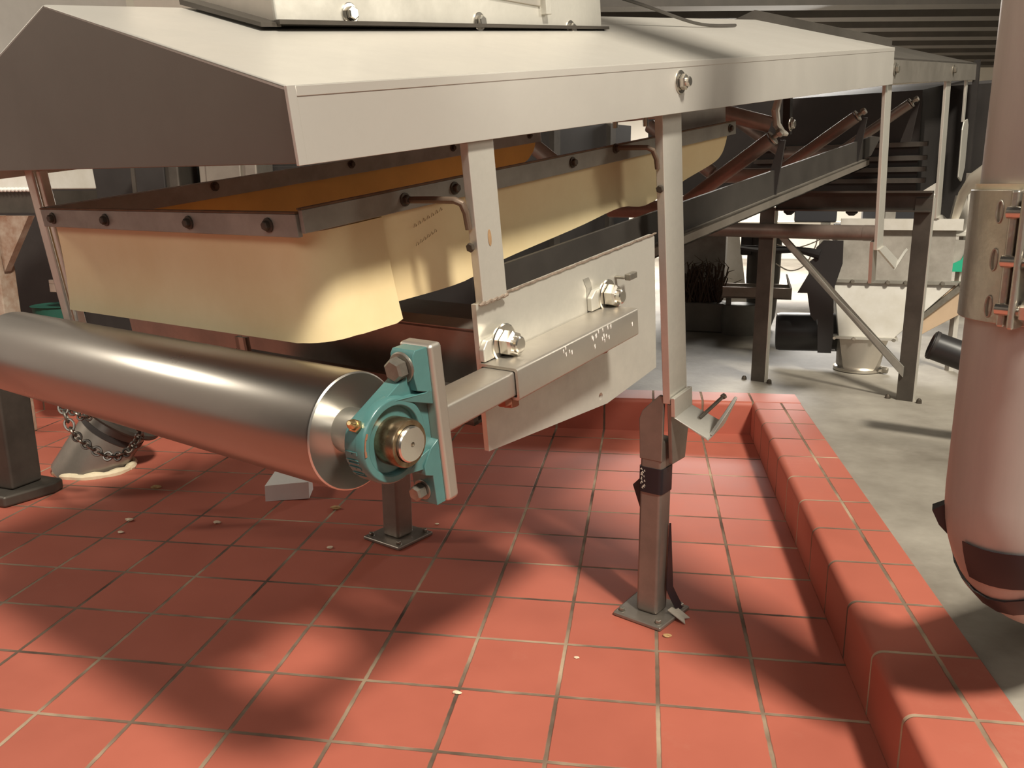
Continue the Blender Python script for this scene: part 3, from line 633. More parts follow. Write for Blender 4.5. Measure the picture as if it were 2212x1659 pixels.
for k in range(14):
    y = .08+random.uniform(-.03, .03); z = 1.60+.24*k/14; w_ = random.uniform(.01, .04)
    lo = [lf(-.152, y, z), lf(-.152, y+w_, z+.005), lf(-.152, y+w_*.5, z+.025)]; b.prism(lo, [p-LA*.003 for p in lo])
obj('scuff', b, 'scuff', o)
b = MB(); b.prism([lf(-.10, .15, 1.70), lf(-.05, .17, 1.56), lf(-.08, .15, 1.33), lf(-.06, .26, 1.58)], [lf(-.07, .15, 1.70), lf(-.03, .17, 1.56), lf(-.05, .15, 1.33), lf(-.04, .27, 1.58)]); obj('tape_flap', b, 'tape', o)
# loose tape tail hanging beside the taped leg
g = []
for k in range(15):
    t = k/14; z = 1.1*(1-t)**1.1+.06; cx = .11+.05*t+.30*max(0, t-.7)/.3*1.0; w_ = .02+.055*min(1, t*1.6)
    g.append([lf(.05+cx*.3-w_, -.16-.02*t-.33*max(0, t-.72), z), lf(.05+cx*.3+w_, -.16-.03*t-.36*max(0, t-.72), z-.01)])
obj('tape_tail', MB().sheet(g, .006), 'tape', lg)
b = MB(); b.prism([lf(-.02, -.22, .10), lf(.16, -.22, .09), lf(.12, -.44, .015), lf(.06, -.40, .02), lf(-.04, -.46, .012)], [lf(-.02, -.22, .112), lf(.16, -.22, .102), lf(.12, -.44, .025), lf(.06, -.40, .03), lf(-.04, -.46, .022)])
obj('tape_end', b, 'tapeback', lg, label='pale sticky side of the tape end')
l1, f1 = leg((-3.70, 3.62), 3.35, 'far short steel leg standing behind the bearing on the red tiles', [(-.36, -.36), (.36, -.36), (.36, .36), (-.36, .36)], w=.16)

# ------------------------------------------------------------------ left side clutter
t = thing('steel_pedestal', (-10.35, 4.45, 0), 'thick square dark steel leg at the left edge, below the roller', 'pedestal')
f = HP((-10.52, 4.45, 0), -12)
b = MB(); b.plate(f, [(-.42, -.28), (.22, -.28), (.22, .3), (-.42, .3)], .2, 2.5, 'n'); obj('post', b, 'dark', t, .05)
b = MB(); b.plate(f, [(-.6, -.55), (.34, -.55), (.52, .25), (.45, .5), (-.6, .5)], 0, .2, 'n'); obj('shoe', b, 'dark', t, .05)
dp = thing('drain_stub', (-10.3, 5.85, 0), 'slanted capped drain pipe stub on the floor by the left leg', 'pipe')
o0 = Vector((-10.25, 5.85, 0)); dx = Vector((.62, .25, .95)).normalized()
b = MB(); b.lathe(o0-dx*.2, dx, [(.56, 0), (.56, 1.3), (.55, 1.32)], 40); obj('pipe', b, 'postdark', dp)
b = MB(); b.lathe(o0+dx*.84, dx, [(.572, 0), (.572, .1)], 40, True); obj('clamp_band', b, 'darker', dp)
b = MB(); b.lathe(o0+dx*1.1, dx, [(.58, 0), (.72, .02), (.74, .06), (.73, .12), (.6, .14), (.5, .16), (.1, .2)], 40); obj('cap', b, 'dark', dp)
b = MB(); P_ = [Vector((-10.12+(.66+.02*sin(3*k))*cos(2*pi*k/48), 5.90+(.60+.02*sin(5*k))*sin(2*pi*k/48), .03)) for k in range(49)]; b.tube(P_, [.07+.015*sin(k*1.3) for k in range(49)], 8)
obj('caulk_ring', b, 'caulk', dp)
def chain(pts, label, n):
    t = thing('chain', pts[-1], label, 'chain', 'hanging chains'); P_ = curve([tuple(p) for p in pts], n)
    for i in range(n):
        p, q = Vector(P_[i]), Vector(P_[i+1]); d = (q-p).normalized(); s_ = d.orthogonal().normalized(); u_ = d.cross(s_)
        ax = (s_*cos(.3)+u_*sin(.3)) if i % 2 else (u_*cos(.3)-s_*sin(.3))
        obj('link', MB().torus((p+q)/2, ax, .062, .019, 14, 6, sx=(q-p).length*.62/.062+.15, xdir=d), 'chain', t)
chain([(-8.72, 3.36, 2.1), (-8.68, 3.37, 1.93), (-8.50, 3.30, 1.52), (-8.26, 3.30, 1.30), (-7.98, 3.34, 1.14), (-7.75, 3.42, 1.19), (-7.58, 3.50, 1.41), (-7.55, 3.54, 1.61)], 'steel chain looped low in front of the drain stub', 26)
chain([(-9.12, 3.78, 2.1), (-9.08, 3.79, 1.84), (-8.86, 3.80, 1.71), (-8.68, 3.81, 1.60), (-8.52, 3.84, 1.62)], 'shorter chain bunched above the drain cap', 12)
pb2 = thing('paper_box', (-6.0, 5.1, 0), 'small crumpled white paper carton lying under the roller', 'litter')
f = HP((-5.95, 5.05, 0), 8)
b = MB(); v = [f(-.36, -.28, 0), f(.34, -.2, .02), f(.28, .3, 0), f(-.3, .34, 0), f(-.36, -.26, .26), f(.04, -.26, .30), f(.34, -.18, .30), f(.26, .32, .34), f(-.22, .36, .50), f(-.02, .1, .40)]
b.add(v, [(0, 1, 6, 5, 4), (1, 2, 7, 6), (2, 3, 8, 7), (3, 0, 4, 8), (4, 5, 9), (5, 6, 9), (6, 7, 9), (7, 8, 9), (8, 4, 9), (0, 3, 2, 1)]); obj('carton', b, 'paper', pb2, smooth=10)
random.seed(21)
crumbs = [(-5.0, 4.55, .085, 'crumb', 'tan crumb on the tiles right of the white paper carton'), (-6.6, 3.75, .06, 'crumbpale', 'pale flake on the tiles in front of the white paper carton'), (-4.55, 3.1, .05, 'crumbpale', 'pale curled flake on the tiles left of the far leg'),
          (-8.0, 3.65, .07, 'crumbpale', 'pale flake in the shade below the middle of the roller'), (-8.4, 5.05, .09, 'crumb', 'tan crumb at the tip of the drain stub shadow'), (-.0+.12, 1.32, .05, 'crumb', 'tan crumb just in front of the taped leg base'),
          (-.86, .73, .03, 'crumbpale', 'pale chip on the tile in front of the taped leg'), (-2.0, -.1, .045, 'crumbpale', 'pale chip low in the middle foreground tiles'), (-7.85, 3.2, .05, 'crumbpale', 'pale flake among the dark tiles left of centre'),
          (-3.25, 4.15, .035, 'crumbpale', 'tiny pale flake beside the far leg base plate')]
for x, y, s_, m_, lab in crumbs:
    bm_ = bmesh.new(); bmesh.ops.create_icosphere(bm_, subdivisions=2, radius=1)
    vs = [Vector((x+v.co.x*s_*(1+.5*random.uniform(-.4, .4)), y+v.co.y*s_*.6*(1+random.uniform(-.4, .4)), s_*.35+v.co.z*s_*.35)) for v in bm_.verts]
    fs = [tuple(v.index for v in fc.verts) for fc in bm_.faces]; bm_.free()
    o = obj('crumb', MB().add(vs, fs), m_, org=(x, y, 0), smooth=10); tag(o, lab, 'crumb', 'crumbs on the tile floor')
# machines seen under the hood on the left, then added dark backing
cb = thing('control_box', (-13.2, 8.2, 4.7), 'white sloped box with a beaded bottom edge at the far left under the hood', 'box')
f = HP((-12.6, 8.0, 0), -10)
b = MB(); b.prism([f(-1.1, 0, 5.0), f(.62, 0, 5.0), f(.5, .3, 6.2), f(-.6, .3, 6.2)], [f(-1.1, 1.4, 5.0), f(.62, 1.4, 5.0), f(.5, 1.4, 6.2), f(-.6, 1.4, 6.2)]); obj('body', b, 'white', cb, .03)
b = MB()
for k in range(18): b.lathe(f(-1.1+1.7*k/17, -.03, 5.0), (1, 0, 0), [(.0, -.05), (.045, -.02), (.045, .02), (.0, .05)], 8)
obj('beaded_edge', b, 'paper', cb)
b = MB(); b.box(f, -1.1, .6, .02, 1.4, 4.55, 4.97); obj('base', b, 'dark', cb)
rc = thing('rusty_frame', (-12.9, 7.8, 0), 'rust-stained cream column with a tapered gusset at the left edge', 'column')
f = HP((-12.75, 7.6, 0), -10)
b = MB(); b.box(f, -.75, -.25, 0, .4, 0, 4.5); obj('column', b, 'rusty', rc, .03)
b = MB(); b.prism([f(-.3, .1, 4.5), f(.62, .1, 4.5), f(-.2, .1, 3.4)], [f(-.3, .25, 4.5), f(.62, .25, 4.5), f(-.2, .25, 3.4)]); obj('gusset', b, 'rusty', rc)
st = thing('hanger_strap', R(-2.2, 5.25, 3.8), 'bright stainless angle hanging at the left end of the skirt', 'strap', 'flat steel straps hanging from the hood')
b = MB(); b.box(R, -2.28, -2.25, 5.05, 5.2, 4.0, 5.6).box(R, -2.28, -2.12, 5.17, 5.2, 4.0, 5.6); obj('bar', b, 'steel_pale', st, .012)
b = MB(); b.box(R, -2.28, -2.2, 4.90, 4.97, 4.0, 5.5); obj('inner_bar', b, 'steel_pale', st, .012)
cp = thing('cable_tray', (-12.0, 8.3, 3.0), 'small bright tray below the rusty column gusset', 'tray')
f = HP((-12.1, 8.1, 0), -10)
b = MB(); b.box(f, -.2, .75, 0, .5, 2.95, 3.12).box(f, -.2, .75, 0, .06, 3.12, 3.2); obj('tray', b, 'steel', cp, .01)
b = MB(); b.box(f, -.15, .12, .1, .3, 3.3, 3.5); obj('plug', b, 'white', cp, .03)
gb = obj('green_bin', MB().loft([[Vector((-12.5+r_*cos(2*pi*k/20), 8.6+r_*sin(2*pi*k/20), z)) for k in range(20)] for r_, z in ((.42, 1.2), (.5, 2.6), (.54, 2.62))]), 'greendark', org=(-12.5, 8.6, 1.2)); tag(gb, 'dark green bin end at the far left behind the roller', 'bin')
for x_, w_, z1, m_, nm, lab, cat in ((-9.6, .7, 6.2, 'channel', 'panel', 'olive panel under the left part of the hood', 'panel'), (-11.4, .6, 5.9, 'dark', 'gearbox', 'brown-black gear casing between the bright strap and the olive panel', 'machine'), (-6.2, .6, 6.1, 'dark', 'motor_cover', 'dark cover right of the olive panel behind the far skirt strip', 'cover')):
    q = thing(nm, (x_, 11.2, .6), lab, cat)
    obj('body', MB().box(Wd, x_-w_, x_+w_, 10.9, 11.8, .6, z1), m_, q, .05)
    obj('lid', MB().box(Wd, x_-w_*.7, x_+w_*.5, 10.82, 10.9, 4.6, z1-.3), 'channel' if nm == 'panel' else 'darker', q, .03)
cs = thing('dark_backing', L(11, 10.3, .6), 'long dark backing added to hide the bright wall behind the conveyor', 'machine')  # dark screen added to keep the view under the hood dark
b = MB(); b.box(L, 9.5, 17.5, 10.2, 10.5, 0.6, 6.8); obj('backing_panel', b, 'darker', cs)
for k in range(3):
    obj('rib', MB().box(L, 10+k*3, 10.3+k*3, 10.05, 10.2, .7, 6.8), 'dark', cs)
for x_, w_, h_, lab in ((-21.5, 3.2, 5.6, 'black cabinet added to darken the gap behind the rusty column'), (-14.6, 3.4, 6.0, 'black cabinet added to darken the gap behind the left end of the skirt'), (-7.4, 3.5, 5.9, 'black cabinet added to darken the gap behind the middle of the skirt')):  # black blocks added to block the bright wall under the hood
    q = thing('dark_backdrop', (x_, 12.5, .6), lab, 'backdrop', 'dark backdrops added behind the conveyor')
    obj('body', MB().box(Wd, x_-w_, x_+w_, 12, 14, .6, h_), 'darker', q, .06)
    obj('front_slab', MB().box(Wd, x_-w_+.3, x_+w_-.3, 11.93, 12, 1.0, h_-.4), 'darker', q, .03)
# small pipework seen between the two near straps
pw = thing('pipework', R(5.5, 3.4, 5.2), 'cluster of small bright pipes and clamps seen under the hood between straps', 'pipework')
b = MB(); b.tube([R(6.3, 4.0, 5.45), R(6.3, 2.4, 5.45)], .035, 10).tube([R(6.6, 4.0, 5.2), R(6.6, 2.6, 5.25)], .03, 10); obj('cross_pipe', b, 'steel', pw)
for q in (3.0, 3.35, 3.9): obj('riser', MB().tube([R(6.4, q, 5.1), R(6.4, q, 5.9)], .045, 10), 'shiny', pw)
obj('elbow', MB().torus(R(6.4, 2.75, 5.4), RA, .16, .05, 20, 8), 'steel', pw)
br = thing('belt_scraper', R(5.6, 1.4, 5.0), 'curved pale bracket with a dark tube beyond the skirt end', 'bracket')
b = MB(); b.tube([R(5.2, 1.75, 5.35), R(5.6, 1.05, 5.08)], .11, 16); obj('tube', b, 'idler', br)
b = MB(); b.tube([R(6.0, .95, 5.5), R(5.75, .98, 5.42), R(5.62, .98, 5.25), R(5.62, .96, 5.08), R(5.72, .92, 4.96), R(5.84, .9, 4.93)], [.03, .05, .055, .055, .05, .03], 10); obj('curved_arm', b, 'steel_pale', br)
b = MB(); b.box(R, 6.1, 6.2, .95, 1.05, 4.9, 5.6); obj('dark_bar', b, 'darker', br)
bolt(br, R(5.95, .88, 5.05), -RB, .06)

# dark ribbed panels; the black shell is added to darken the far end
dh = thing('ribbed_backing', L(16, 3, 3), 'black ribbed backing added for darkness at the upper end of the conveyor', 'machine')
b = MB(); b.box(R, 15.2, 20, 1.2, 8.0, 2.75, 5.05); b.box(R, 17.9, 20, -1.2, 1.2, 1.6, 5.0); obj('shell', b, 'darker', dh)
for n in (3.05, 3.3, 3.55, 3.85): obj('rib', MB().box(R, 15.08, 15.2, 1.0, 5, n, n+.1), 'greyband', dh)

# ------------------------------------------------------------------ frame under the upper conveyor
fr = thing('conveyor_stand', L(11.74, 2, .6), 'dark steel stand with two posts and a flat diagonal brace on the concrete', 'stand')
def stand_post(b_, z1, lab=None):
    mb_ = MB(); w = .13
    mb_.plate(L, [(11.66, b_-.17), (11.69, b_-.17), (11.69, b_+.12), (11.96, b_+.12), (11.96, b_+.15), (11.66, b_+.15)], .6, z1, 'n')
    q_ = obj('post', mb_, 'dark', fr, .008)
    obj('flange', MB().box(L, 11.66, 11.84, b_-.185, b_-.172, .6, z1), 'steel_pale', fr, label='pale post flange')
    return q_
stand_post(3.53, 4.5); stand_post(.40, 4.7)
b = MB(); b.box(L, 11.70, 11.78, .25, 3.35, 4.45, 4.83).box(L, 11.5, 11.78, .25, 3.35, 4.80, 4.84).box(L, 11.5, 11.78, .25, 3.35, 4.43, 4.46); obj('cross_beam', b, 'dark', fr)
b = MB(); b.cyl(L(11.6, 4.85, 4.0), L(11.6, 1.45, 4.0), .155, 24); o = obj('return_roller', b, 'idler', fr); obj('end_cap', MB().cyl(L(11.6, 1.45, 4.0), L(11.6, 1.2, 4.0), .16, 24), 'idler', o)
b = MB(); b.prism([L(11.60, 3.35, 3.98), L(11.60, 3.15, 3.98), L(11.60, .45, 1.1), L(11.60, .45, 1.32)], [L(11.65, 3.35, 3.98), L(11.65, 3.15, 3.98), L(11.65, .45, 1.1), L(11.65, .45, 1.32)]); obj('diagonal_brace', b, 'strip', fr)
for q in (3.05, 1.75): obj('clamp', MB().lathe(L(11.69, q, 4.44), -LN, [(.12, 0), (.12, .04), (.05, .1)], 14), 'darker', fr)
for q in (3.53, .40):
    obj('anchor', MB().lathe(L(11.62, q-.3, .6), LN, [(.06, 0), (.05, .07), (.02, .1)], 8), 'darkbolt', fr); obj('anchor', MB().lathe(L(11.7, q+.32, .6), LN, [(.06, 0), (.05, .06), (.02, .09)], 8), 'darkbolt', fr)
fp2 = thing('stand_post', (7.1, 13.7, .6), 'slim dark post standing just left of the big pipe', 'post')
f = HP((7.05, 13.75, .6), -20); b = MB(); b.box(f, -.09, .0, -.1, .12, 0, 4.6); obj('dark_side', b, 'postdark', fp2, .01); b = MB(); b.box(f, .002, .1, -.1, -.07, 0, 4.6); obj('pale_flange', b, 'white', fp2)

# ------------------------------------------------------------------ hopper
hp = thing('hopper', (4.75, 13.6, .6), 'white painted hopper tapering down to a round flange on the concrete', 'hopper')
f = HP((4.72, 13.0, 0), -9)
def ringsq(x0_, x1_, y0_, y1_, z): return [f(x0_, y0_, z), f(x1_, y0_, z), f(x1_, y1_, z), f(x0_, y1_, z)]
b = MB(); b.loft([ringsq(-.6, 1.9, .35, 2.6, 2.78), ringsq(-.6, 1.9, .35, 2.6, 4.0)]); obj('upper_box', b, 'whitegrime', hp, .02)
b = MB(); b.box(f, -.55, 2.0, .22, .36, 3.95, 4.2); obj('top_flange', b, 'white', hp)
b = MB(); b.loft([ringsq(-.42, .78, .05, 1.2, 1.48), ringsq(-.6, 2.0, .30, 2.6, 2.74)]); obj('tapered_body', b, 'white', hp, .02)
b = MB(); b.box(f, -.66, 2.2, .22, .45, 2.73, 2.80); o = obj('flange', b, 'strip', hp)
for k in range(8): obj('bolt', MB().hexb(f(-.58+k*.38, .22, 2.765), f(0, -1, 0)-f(0, 0, 0), .05, .06), 'dullbolt', o)
b = MB(); b.box(f, -.6, .86, -.06, .3, 1.44, 1.50); o = obj('flange', b, 'steel_pale', hp)
for k in range(4): obj('bolt', MB().hexb(f(-.52+k*.43, -.06, 1.46), f(0, -1, 0)-f(0, 0, 0), .045, .05), 'shiny', o)
b = MB()
for x0_, x1_, y0_ in ((-.36, .72, .0),):
    rg = []
    for k in range(24):
        q = 2*pi*k/24; rg.append((cos(q), sin(q)))
    def sqr(c, s_): m_ = max(abs(c), abs(s_)); return c/m_, s_/m_
    b.loft([[f(.1+.5*c, .55+.5*s_, .72) for c, s_ in rg], [f(.14+.56*(sqr(c, s_)[0]*.85+c*.15), .55+.54*(sqr(c, s_)[1]*.85+s_*.15), 1.44) for c, s_ in rg]])
obj('outlet_neck', b, 'steel', hp)
b = MB(); b.lathe(f(.1, .55, .6), (0, 0, 1), [(.50, 0), (.56, .02), (.56, .09), (.50, .13), (.48, .13)], 40); o = obj('clamp_ring', b, 'shiny', hp)
b = MB(); b.hexb(f(.62, .2, .70), f(1, -.4, 0)-f(0, 0, 0), .08, .12); obj('clamp_bolt', b, 'dullbolt', hp)
# side branch with tan panel
b = MB(); b.prism([f(1.15, .3, 1.75), f(1.3, .3, 1.5), f(2.35, .3, 2.2), f(1.98, .3, 2.72)], [f(1.15, 1.2, 1.75), f(1.3, 1.2, 1.5), f(2.35, 1.2, 2.2), f(1.98, 1.2, 2.72)]); obj('side_branch', b, 'card', hp, .01, label='tan side branch')
b = MB(); b.prism([f(1.30, .2, 2.0), f(1.40, .2, 1.95), f(2.15, .2, 2.66), f(2.05, .2, 2.74)], [f(1.30, .32, 2.0), f(1.40, .32, 1.95), f(2.15, .32, 2.66), f(2.05, .32, 2.74)]); obj('branch_flange', b, 'dullbolt', hp)
# torn black sheet and black pipe beside the hopper
tp = thing('torn_sheet', (4.0, 13.6, 2.0), 'torn black plastic sheet taped against the hopper left side', 'sheet')
f2 = HP((4.14, 12.95, 0), -9)
pts = [(-.35, 3.72), (.08, 3.72), (.1, 3.2), (-.05, 2.6), (.02, 1.6), (.0, 1.1), (-.3, 1.1), (-.35, 1.9), (-.42, 1.85), (-.52, 1.98), (-.62, 2.5), (-.84, 2.5), (-.62, 2.95), (-.66, 3.2), (-.48, 3.35), (-.5, 3.55)]
b = MB(); b.prism([f2(x, 0, z) for x, z in pts], [f2(x, .08, z) for x, z in pts]); obj('sheet', b, 'blackpl', tp)
b = MB(); b.tube([f2(-2.2, .6, 3.5), f2(-1.6, .4, 3.45), f2(-.9, .1, 3.5), f2(-.4, 0, 3.4)], [.06, .1, .07, .12], 10); obj('twisted_strip', b, 'blackpl', tp)
bp_ = thing('black_pipe', (3.8, 14.1, .95), 'short fat black pipe lying level, left of the hopper', 'pipe')
b = MB(); d = Vector((1, -.12, .02)).normalized(); b.lathe(Vector((3.02, 14.05, 1.42)), d, [(.36, 0), (.45, .02), (.47, .1), (.47, 1.5), (.44, 1.55)], 36); obj('barrel', b, 'blackpl', bp_)
dn_ = thing('black_duct', (5.0, 7.2, 1.9), 'black flexible duct end coming from behind the big pipe', 'pipe')
b = MB(); d = Vector((.92, -.25, -.32)).normalized(); b.lathe(Vector((4.50, 7.3, 2.36)), d, [(.16, .03), (.19, 0), (.225, .01), (.235, .06), (.235, 1.6)], 32, True); obj('duct', b, 'blackpl', dn_)
b = MB(); b.lathe(Vector((4.48, 7.3, 2.37)), d, [(.245, .05), (.245, .1)], 32); obj('rim', b, 'darker', dn_)

# ------------------------------------------------------------------ big pipe at right
pp = thing('vertical_pipe', (2.68, -.78, 1.4), 'big pinkish steel pipe with an elbow at the right edge', 'pipe')
PX, PY, PR = 2.68, -.78, .515
ez, er_ = 2.62, .75
pts = [Vector((PX, PY, 14)), Vector((PX, PY, ez))]
ed = Vector((.82, .57, 0)).normalized()
for k in range(1, 13):
    q = k*pi/2/12; pts.append(Vector((PX, PY, ez-er_*sin(q)))+ed*(er_-er_*cos(q)))
pts.append(pts[-1]+ed*2.5)
b = MB(); b.tube(pts, PR, 48); obj('pipe_body', b, 'pvc', pp, smooth=60)
def elbow(phi, q, r):
    """point on the elbow: phi along the bend, q round it"""
    p = rad(phi); c = Vector((PX, PY, ez-er_*sin(p)))+ed*(er_-er_*cos(p))
    x = ed*cos(p)+Vector((0, 0, 1))*sin(p); y = Vector((-ed.y, ed.x, 0))
    return c+(x*cos(rad(q))+y*sin(rad(q)))*r
obj('tape_patch', MB().sheet([[elbow(ph, 170+k*9, PR+.022) for ph in (15, 19, 23, 27, 31)] for k in range(14)], .006), 'tape', pp)
obj('tape_wrap', MB().sheet([[elbow(ph+3*sin(rad(k*40)), k*15, PR+.022) for ph in (38, 41, 44, 47)] for k in range(25)], .012), 'tape', pp)
obj('tape_flap', MB().prism([elbow(8, 122, PR-.01), elbow(24, 122, PR-.01), elbow(18, 122, PR+.05), elbow(11, 122, PR+.09)], [elbow(8, 132, PR-.01), elbow(24, 132, PR-.01), elbow(18, 132, PR+.05), elbow(11, 132, PR+.09)]), 'tape', pp)
cl = thing('pipe_clamp', (PX, PY, 3.8), 'bolted grey metal pipe coupling clamped round the big pipe', 'clamp')
zc0, zc1 = 4.0, 4.93
b = MB(); SD = rad(227)                                # direction of the split, facing the camera
def ringarc(r0, r1, z0, z1, q0, q1, n=40):
    vs = []; fs = []
    for k in range(n+1):
        q = q0+(q1-q0)*k/n
        for r_ in (r0, r1):
            for z in (z0, z1): vs.append(Vector((PX+r_*cos(q), PY+r_*sin(q), z)))
    for k in range(n):
        i = k*4; fs += [(i, i+1, i+5, i+4), (i+2, i+6, i+7, i+3), (i, i+4, i+6, i+2), (i+1, i+3, i+7, i+5)]
    fs += [(0, 2, 3, 1), (n*4, n*4+1, n*4+3, n*4+2)]
    return MB().add(vs, fs)
mb_ = ringarc(PR+.004, PR+.055, zc0, zc1, SD-pi*2+.05, SD-.05); obj('shell', mb_, 'galv', cl, .008)
er = Vector((cos(SD), sin(SD), 0)); et = Vector((-sin(SD), cos(SD), 0))
pc = Vector((PX, PY, 0))
def cf(u, v, z): return pc+et*u+er*v+Vector((0, 0, z))
b = MB(); b.box(cf, .02, .07, PR, PR+.20, zc0-.01, zc1); obj('lug', b, 'galv', cl, .02)
b = MB(); b.box(cf, -.08, -.02, PR, PR+.12, zc0-.01, zc1); obj('lug', b, 'galv', cl, .02)
for k in range(3):
    z = 4.12+k*.33
    mb_ = MB().cyl(cf(-.08, PR+.12, z), cf(.42, PR+.12, z), .042, 16)
    o = obj('bolt', mb_, 'shiny', cl); obj('nut', MB().hexb(cf(.09, PR+.12, z), et, .085, .12), 'shiny', o); obj('nut', MB().hexb(cf(.215, PR+.12, z), et, .08, .08), 'shiny', o)
    obj('slot', MB().torus(cf(-.17, PR+.034, z), er, .075, .008, 20, 6, sx=.28, xdir=et), 'galv', cl)
b = ringarc(PR+.05, PR+.062, zc0+.05, zc1-.05, SD+.28, SD+.75, 12); obj('gasket', b, 'gasket', cl, label='pale green gasket strip')
b = ringarc(PR+.004, PR+.03, zc1, zc1+.04, SD-pi*2+.02, SD-.02); obj('sealant', b, 'caulk', cl)
wp = thing('white_branch_pipe', (3.2, 3.5, 4.6), 'off-white angled branch pipe behind the clamp', 'pipe')
b = MB(); b.tube([Vector((6.6, 13.2, 4.0)), Vector((6.65, 12.9, 4.75)), Vector((6.75, 12.6, 5.05)), Vector((7.2, 12.2, 5.5))], [.07, .1, .16, .18], 16); obj('pipe', b, 'wire', wp)

# small fittings by the hopper top
vf = thing('valve_fitting', (6.9, 13.6, 3.4), 'white valve fitting with a green handle beside the hopper', 'valve')
f = HP((6.85, 13.55, 0), -9)
b = MB(); b.box(f, -.35, .45, 0, .2, 3.78, 3.92); obj('flange', b, 'white', vf, .03)
b = MB(); b.lathe(f(0, .1, 3.9), (0, 0, 1), [(.16, 0), (.2, .2), (.16, .55), (.12, .8)], 20); obj('neck', b, 'whitegrime', vf)
b = MB(); b.prism([f(-.25, 0, 3.7), f(.25, 0, 3.7), f(.12, 0, 3.15), f(-.12, 0, 3.15)], [f(-.25, .15, 3.7), f(.25, .15, 3.7), f(.12, .15, 3.15), f(-.12, .15, 3.15)]); obj('body', b, 'whitegrime', vf)
b = MB(); b.prism([f(.28, -.05, 3.66), f(.42, -.05, 3.7), f(.34, -.05, 3.25), f(.2, -.05, 2.98), f(-.1, -.05, 2.98), f(-.06, -.05, 3.15), f(.12, -.05, 3.25)], [f(.28, .1, 3.66), f(.42, .1, 3.7), f(.34, .1, 3.25), f(.2, .1, 2.98), f(-.1, .1, 2.98), f(-.06, .1, 3.15), f(.12, .1, 3.25)]); obj('handle', b, 'green', vf, label='green handle')

# ------------------------------------------------------------------ far background behind the stand
pil = thing('pillar', (1.6, 21, .6), 'cream stained pillar behind the taped leg strap', 'pillar')
b = MB(); f = HP((1.3, 20.6, .6), -9); b.box(f, -.6, 1.0, 0, .8, 0, 3.6); obj('shaft', b, 'whitegrime', pil, .03)
bc = thing('bristle_barrel', (1.45, 19.2, .6), 'grey barrel topped with tangled dark bristles', 'barrel')
b = MB(); b.box(HP((1.5, 18.6, .6), -9), -.6, .75, 0, .8, 0, .9); obj('barrel', b, 'barrel', bc, .05)
b = MB(); random.seed(4)
for k in range(150):
    p = Vector((1.4+random.uniform(-.5, .7), 19+random.uniform(-.3, .3), 1.4)); q = p+Vector((random.uniform(-.4, .4), random.uniform(-.2, .2), random.uniform(.4, 1.3))); r_ = q+Vector((random.uniform(-.3, .3), 0, random.uniform(-.3, .25)))
    b.tube([p, q, r_], [.025, .02, .006], 5)
obj('bristles', b, 'straw', bc, kind='stuff')
lb = thing('leaning_board', (2.9, 23, .6), 'white board leaning behind the stand post', 'board')
f = HP((2.6, 22.5, .6), -9); b = MB(); b.prism([f(-.3, 0, 0), f(.75, 0, 0), f(.15, .2, 3.6), f(-.35, .2, 3.6)], [f(-.3, .1, 0), f(.75, .1, 0), f(.15, .3, 3.6), f(-.35, .3, 3.6)]); obj('board', b, 'white', lb)
tr = thing('steel_trough', (3.0, 18.2, 1.8), 'shallow steel trough with a turned-up end, left of the stand post', 'trough')
f = HP((2.05, 18.15, 0), -9); b = MB(); b.box(f, 0, 1.9, 0, .05, 1.72, 2.05).box(f, 0, 1.9, 0, .6, 1.72, 1.77).box(f, 0, 1.9, .55, .6, 1.72, 2.1).prism([f(1.9, 0, 1.72), f(1.9, .6, 1.72), f(1.75, .6, 2.4), f(1.9, 0, 2.05)], [f(1.95, 0, 1.72), f(1.95, .6, 1.72), f(1.8, .6, 2.4), f(1.95, 0, 2.05)]); obj('pan', b, 'channel', tr)
b = MB(); b.box(f, .1, .25, .1, .3, .6, 1.72).lathe(f(.5, .4, .6), (0, 0, 1), [(.5, 0), (.55, .5), (.5, .9)], 24); obj('pedestal', b, 'barrel', tr)
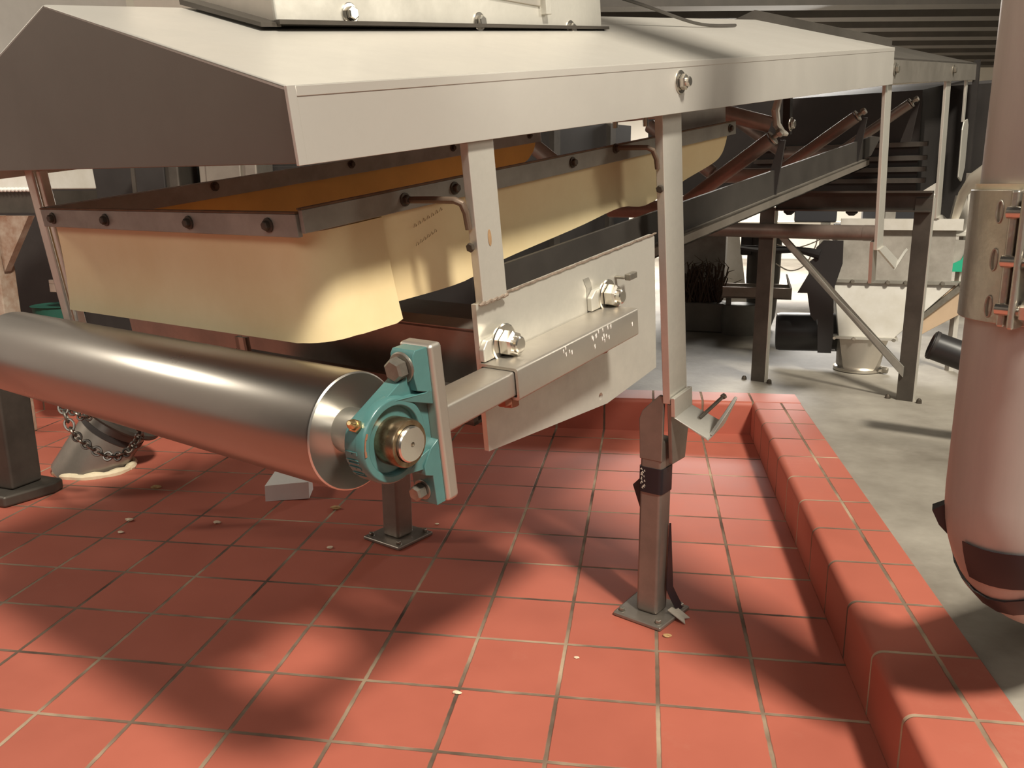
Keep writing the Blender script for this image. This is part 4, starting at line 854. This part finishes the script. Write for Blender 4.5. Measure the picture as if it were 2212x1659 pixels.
tk = thing('round_tank', (3.2, 20, .6), 'grey-brown upright tank partly hidden behind the stand post', 'tank')
b = MB(); b.lathe(Vector((3.35, 19.4, .6)), (0, 0, 1), [(.3, 0), (.42, .4), (.5, 1.6), (.5, 2.9), (.4, 3.1), (.1, 3.2)], 28); obj('tank', b, 'greyband', tk)
b = MB(); b.box(Wd, 2.62, 2.95, 19.1, 19.3, 2.9, 3.75); obj('valve_block', b, 'blackpl', tk, .05)
ca = thing('cable', (4.0, 18, 2.6), 'loop of pale cable hanging across the white wall', 'cable')
b = MB(); b.tube([Vector(p) for p in curve([(3.5, 18, 2.75), (3.9, 18, 2.55), (4.3, 18, 2.7), (4.55, 18, 3.2), (4.6, 18, 3.45)], 20)], .02, 6).tube([Vector(p) for p in curve([(3.5, 18, 3.3), (4.0, 18, 3.2), (4.6, 18, 3.4), (5.0, 18, 3.7)], 16)], .018, 6); obj('loop', b, 'wire', ca)
# shelf things on the far wall
for x, z0, z1, w_, m_, nm, lab, cat in ((4.9, 4.1, 4.75, .35, 'green', 'green_crate', 'small green crate seen under the cross beam', 'crate'), (6.0, 3.6, 4.8, .75, 'navy', 'dark_bin', 'dark blue bin below the cross beam, beside the green crate', 'bin'), (8.6, 3.6, 4.8, .9, 'navy', 'dark_bin', 'dark blue bin right of the hanging strap', 'bin'), (10.2, 3.9, 4.6, .9, 'white', 'plastic_bag', 'pale plastic sack beyond the hopper top', 'sack')):
    mb_ = MB().box(HP((x, 26, 0), -9), -w_, w_, 0, .8, z0, z1); oo = obj(nm, mb_, m_, org=(x, 26, z0), bevel=.06); tag(oo, lab, cat)
sh = thing('wall_shelf', (7.5, 26, 3.2), 'cream shelf rail running behind the hopper', 'shelf')
b = MB(); b.box(HP((7, 25.9, 0), -9), -4, 7, 0, 1.2, 3.3, 3.6); obj('rail', b, 'wallw', sh)
for x in (-3, -.8, 1.4): obj('upright', MB().box(HP((7, 25.9, 0), -9), x, x+.35, 0, .3, .6, 6), 'whitegrime', sh)
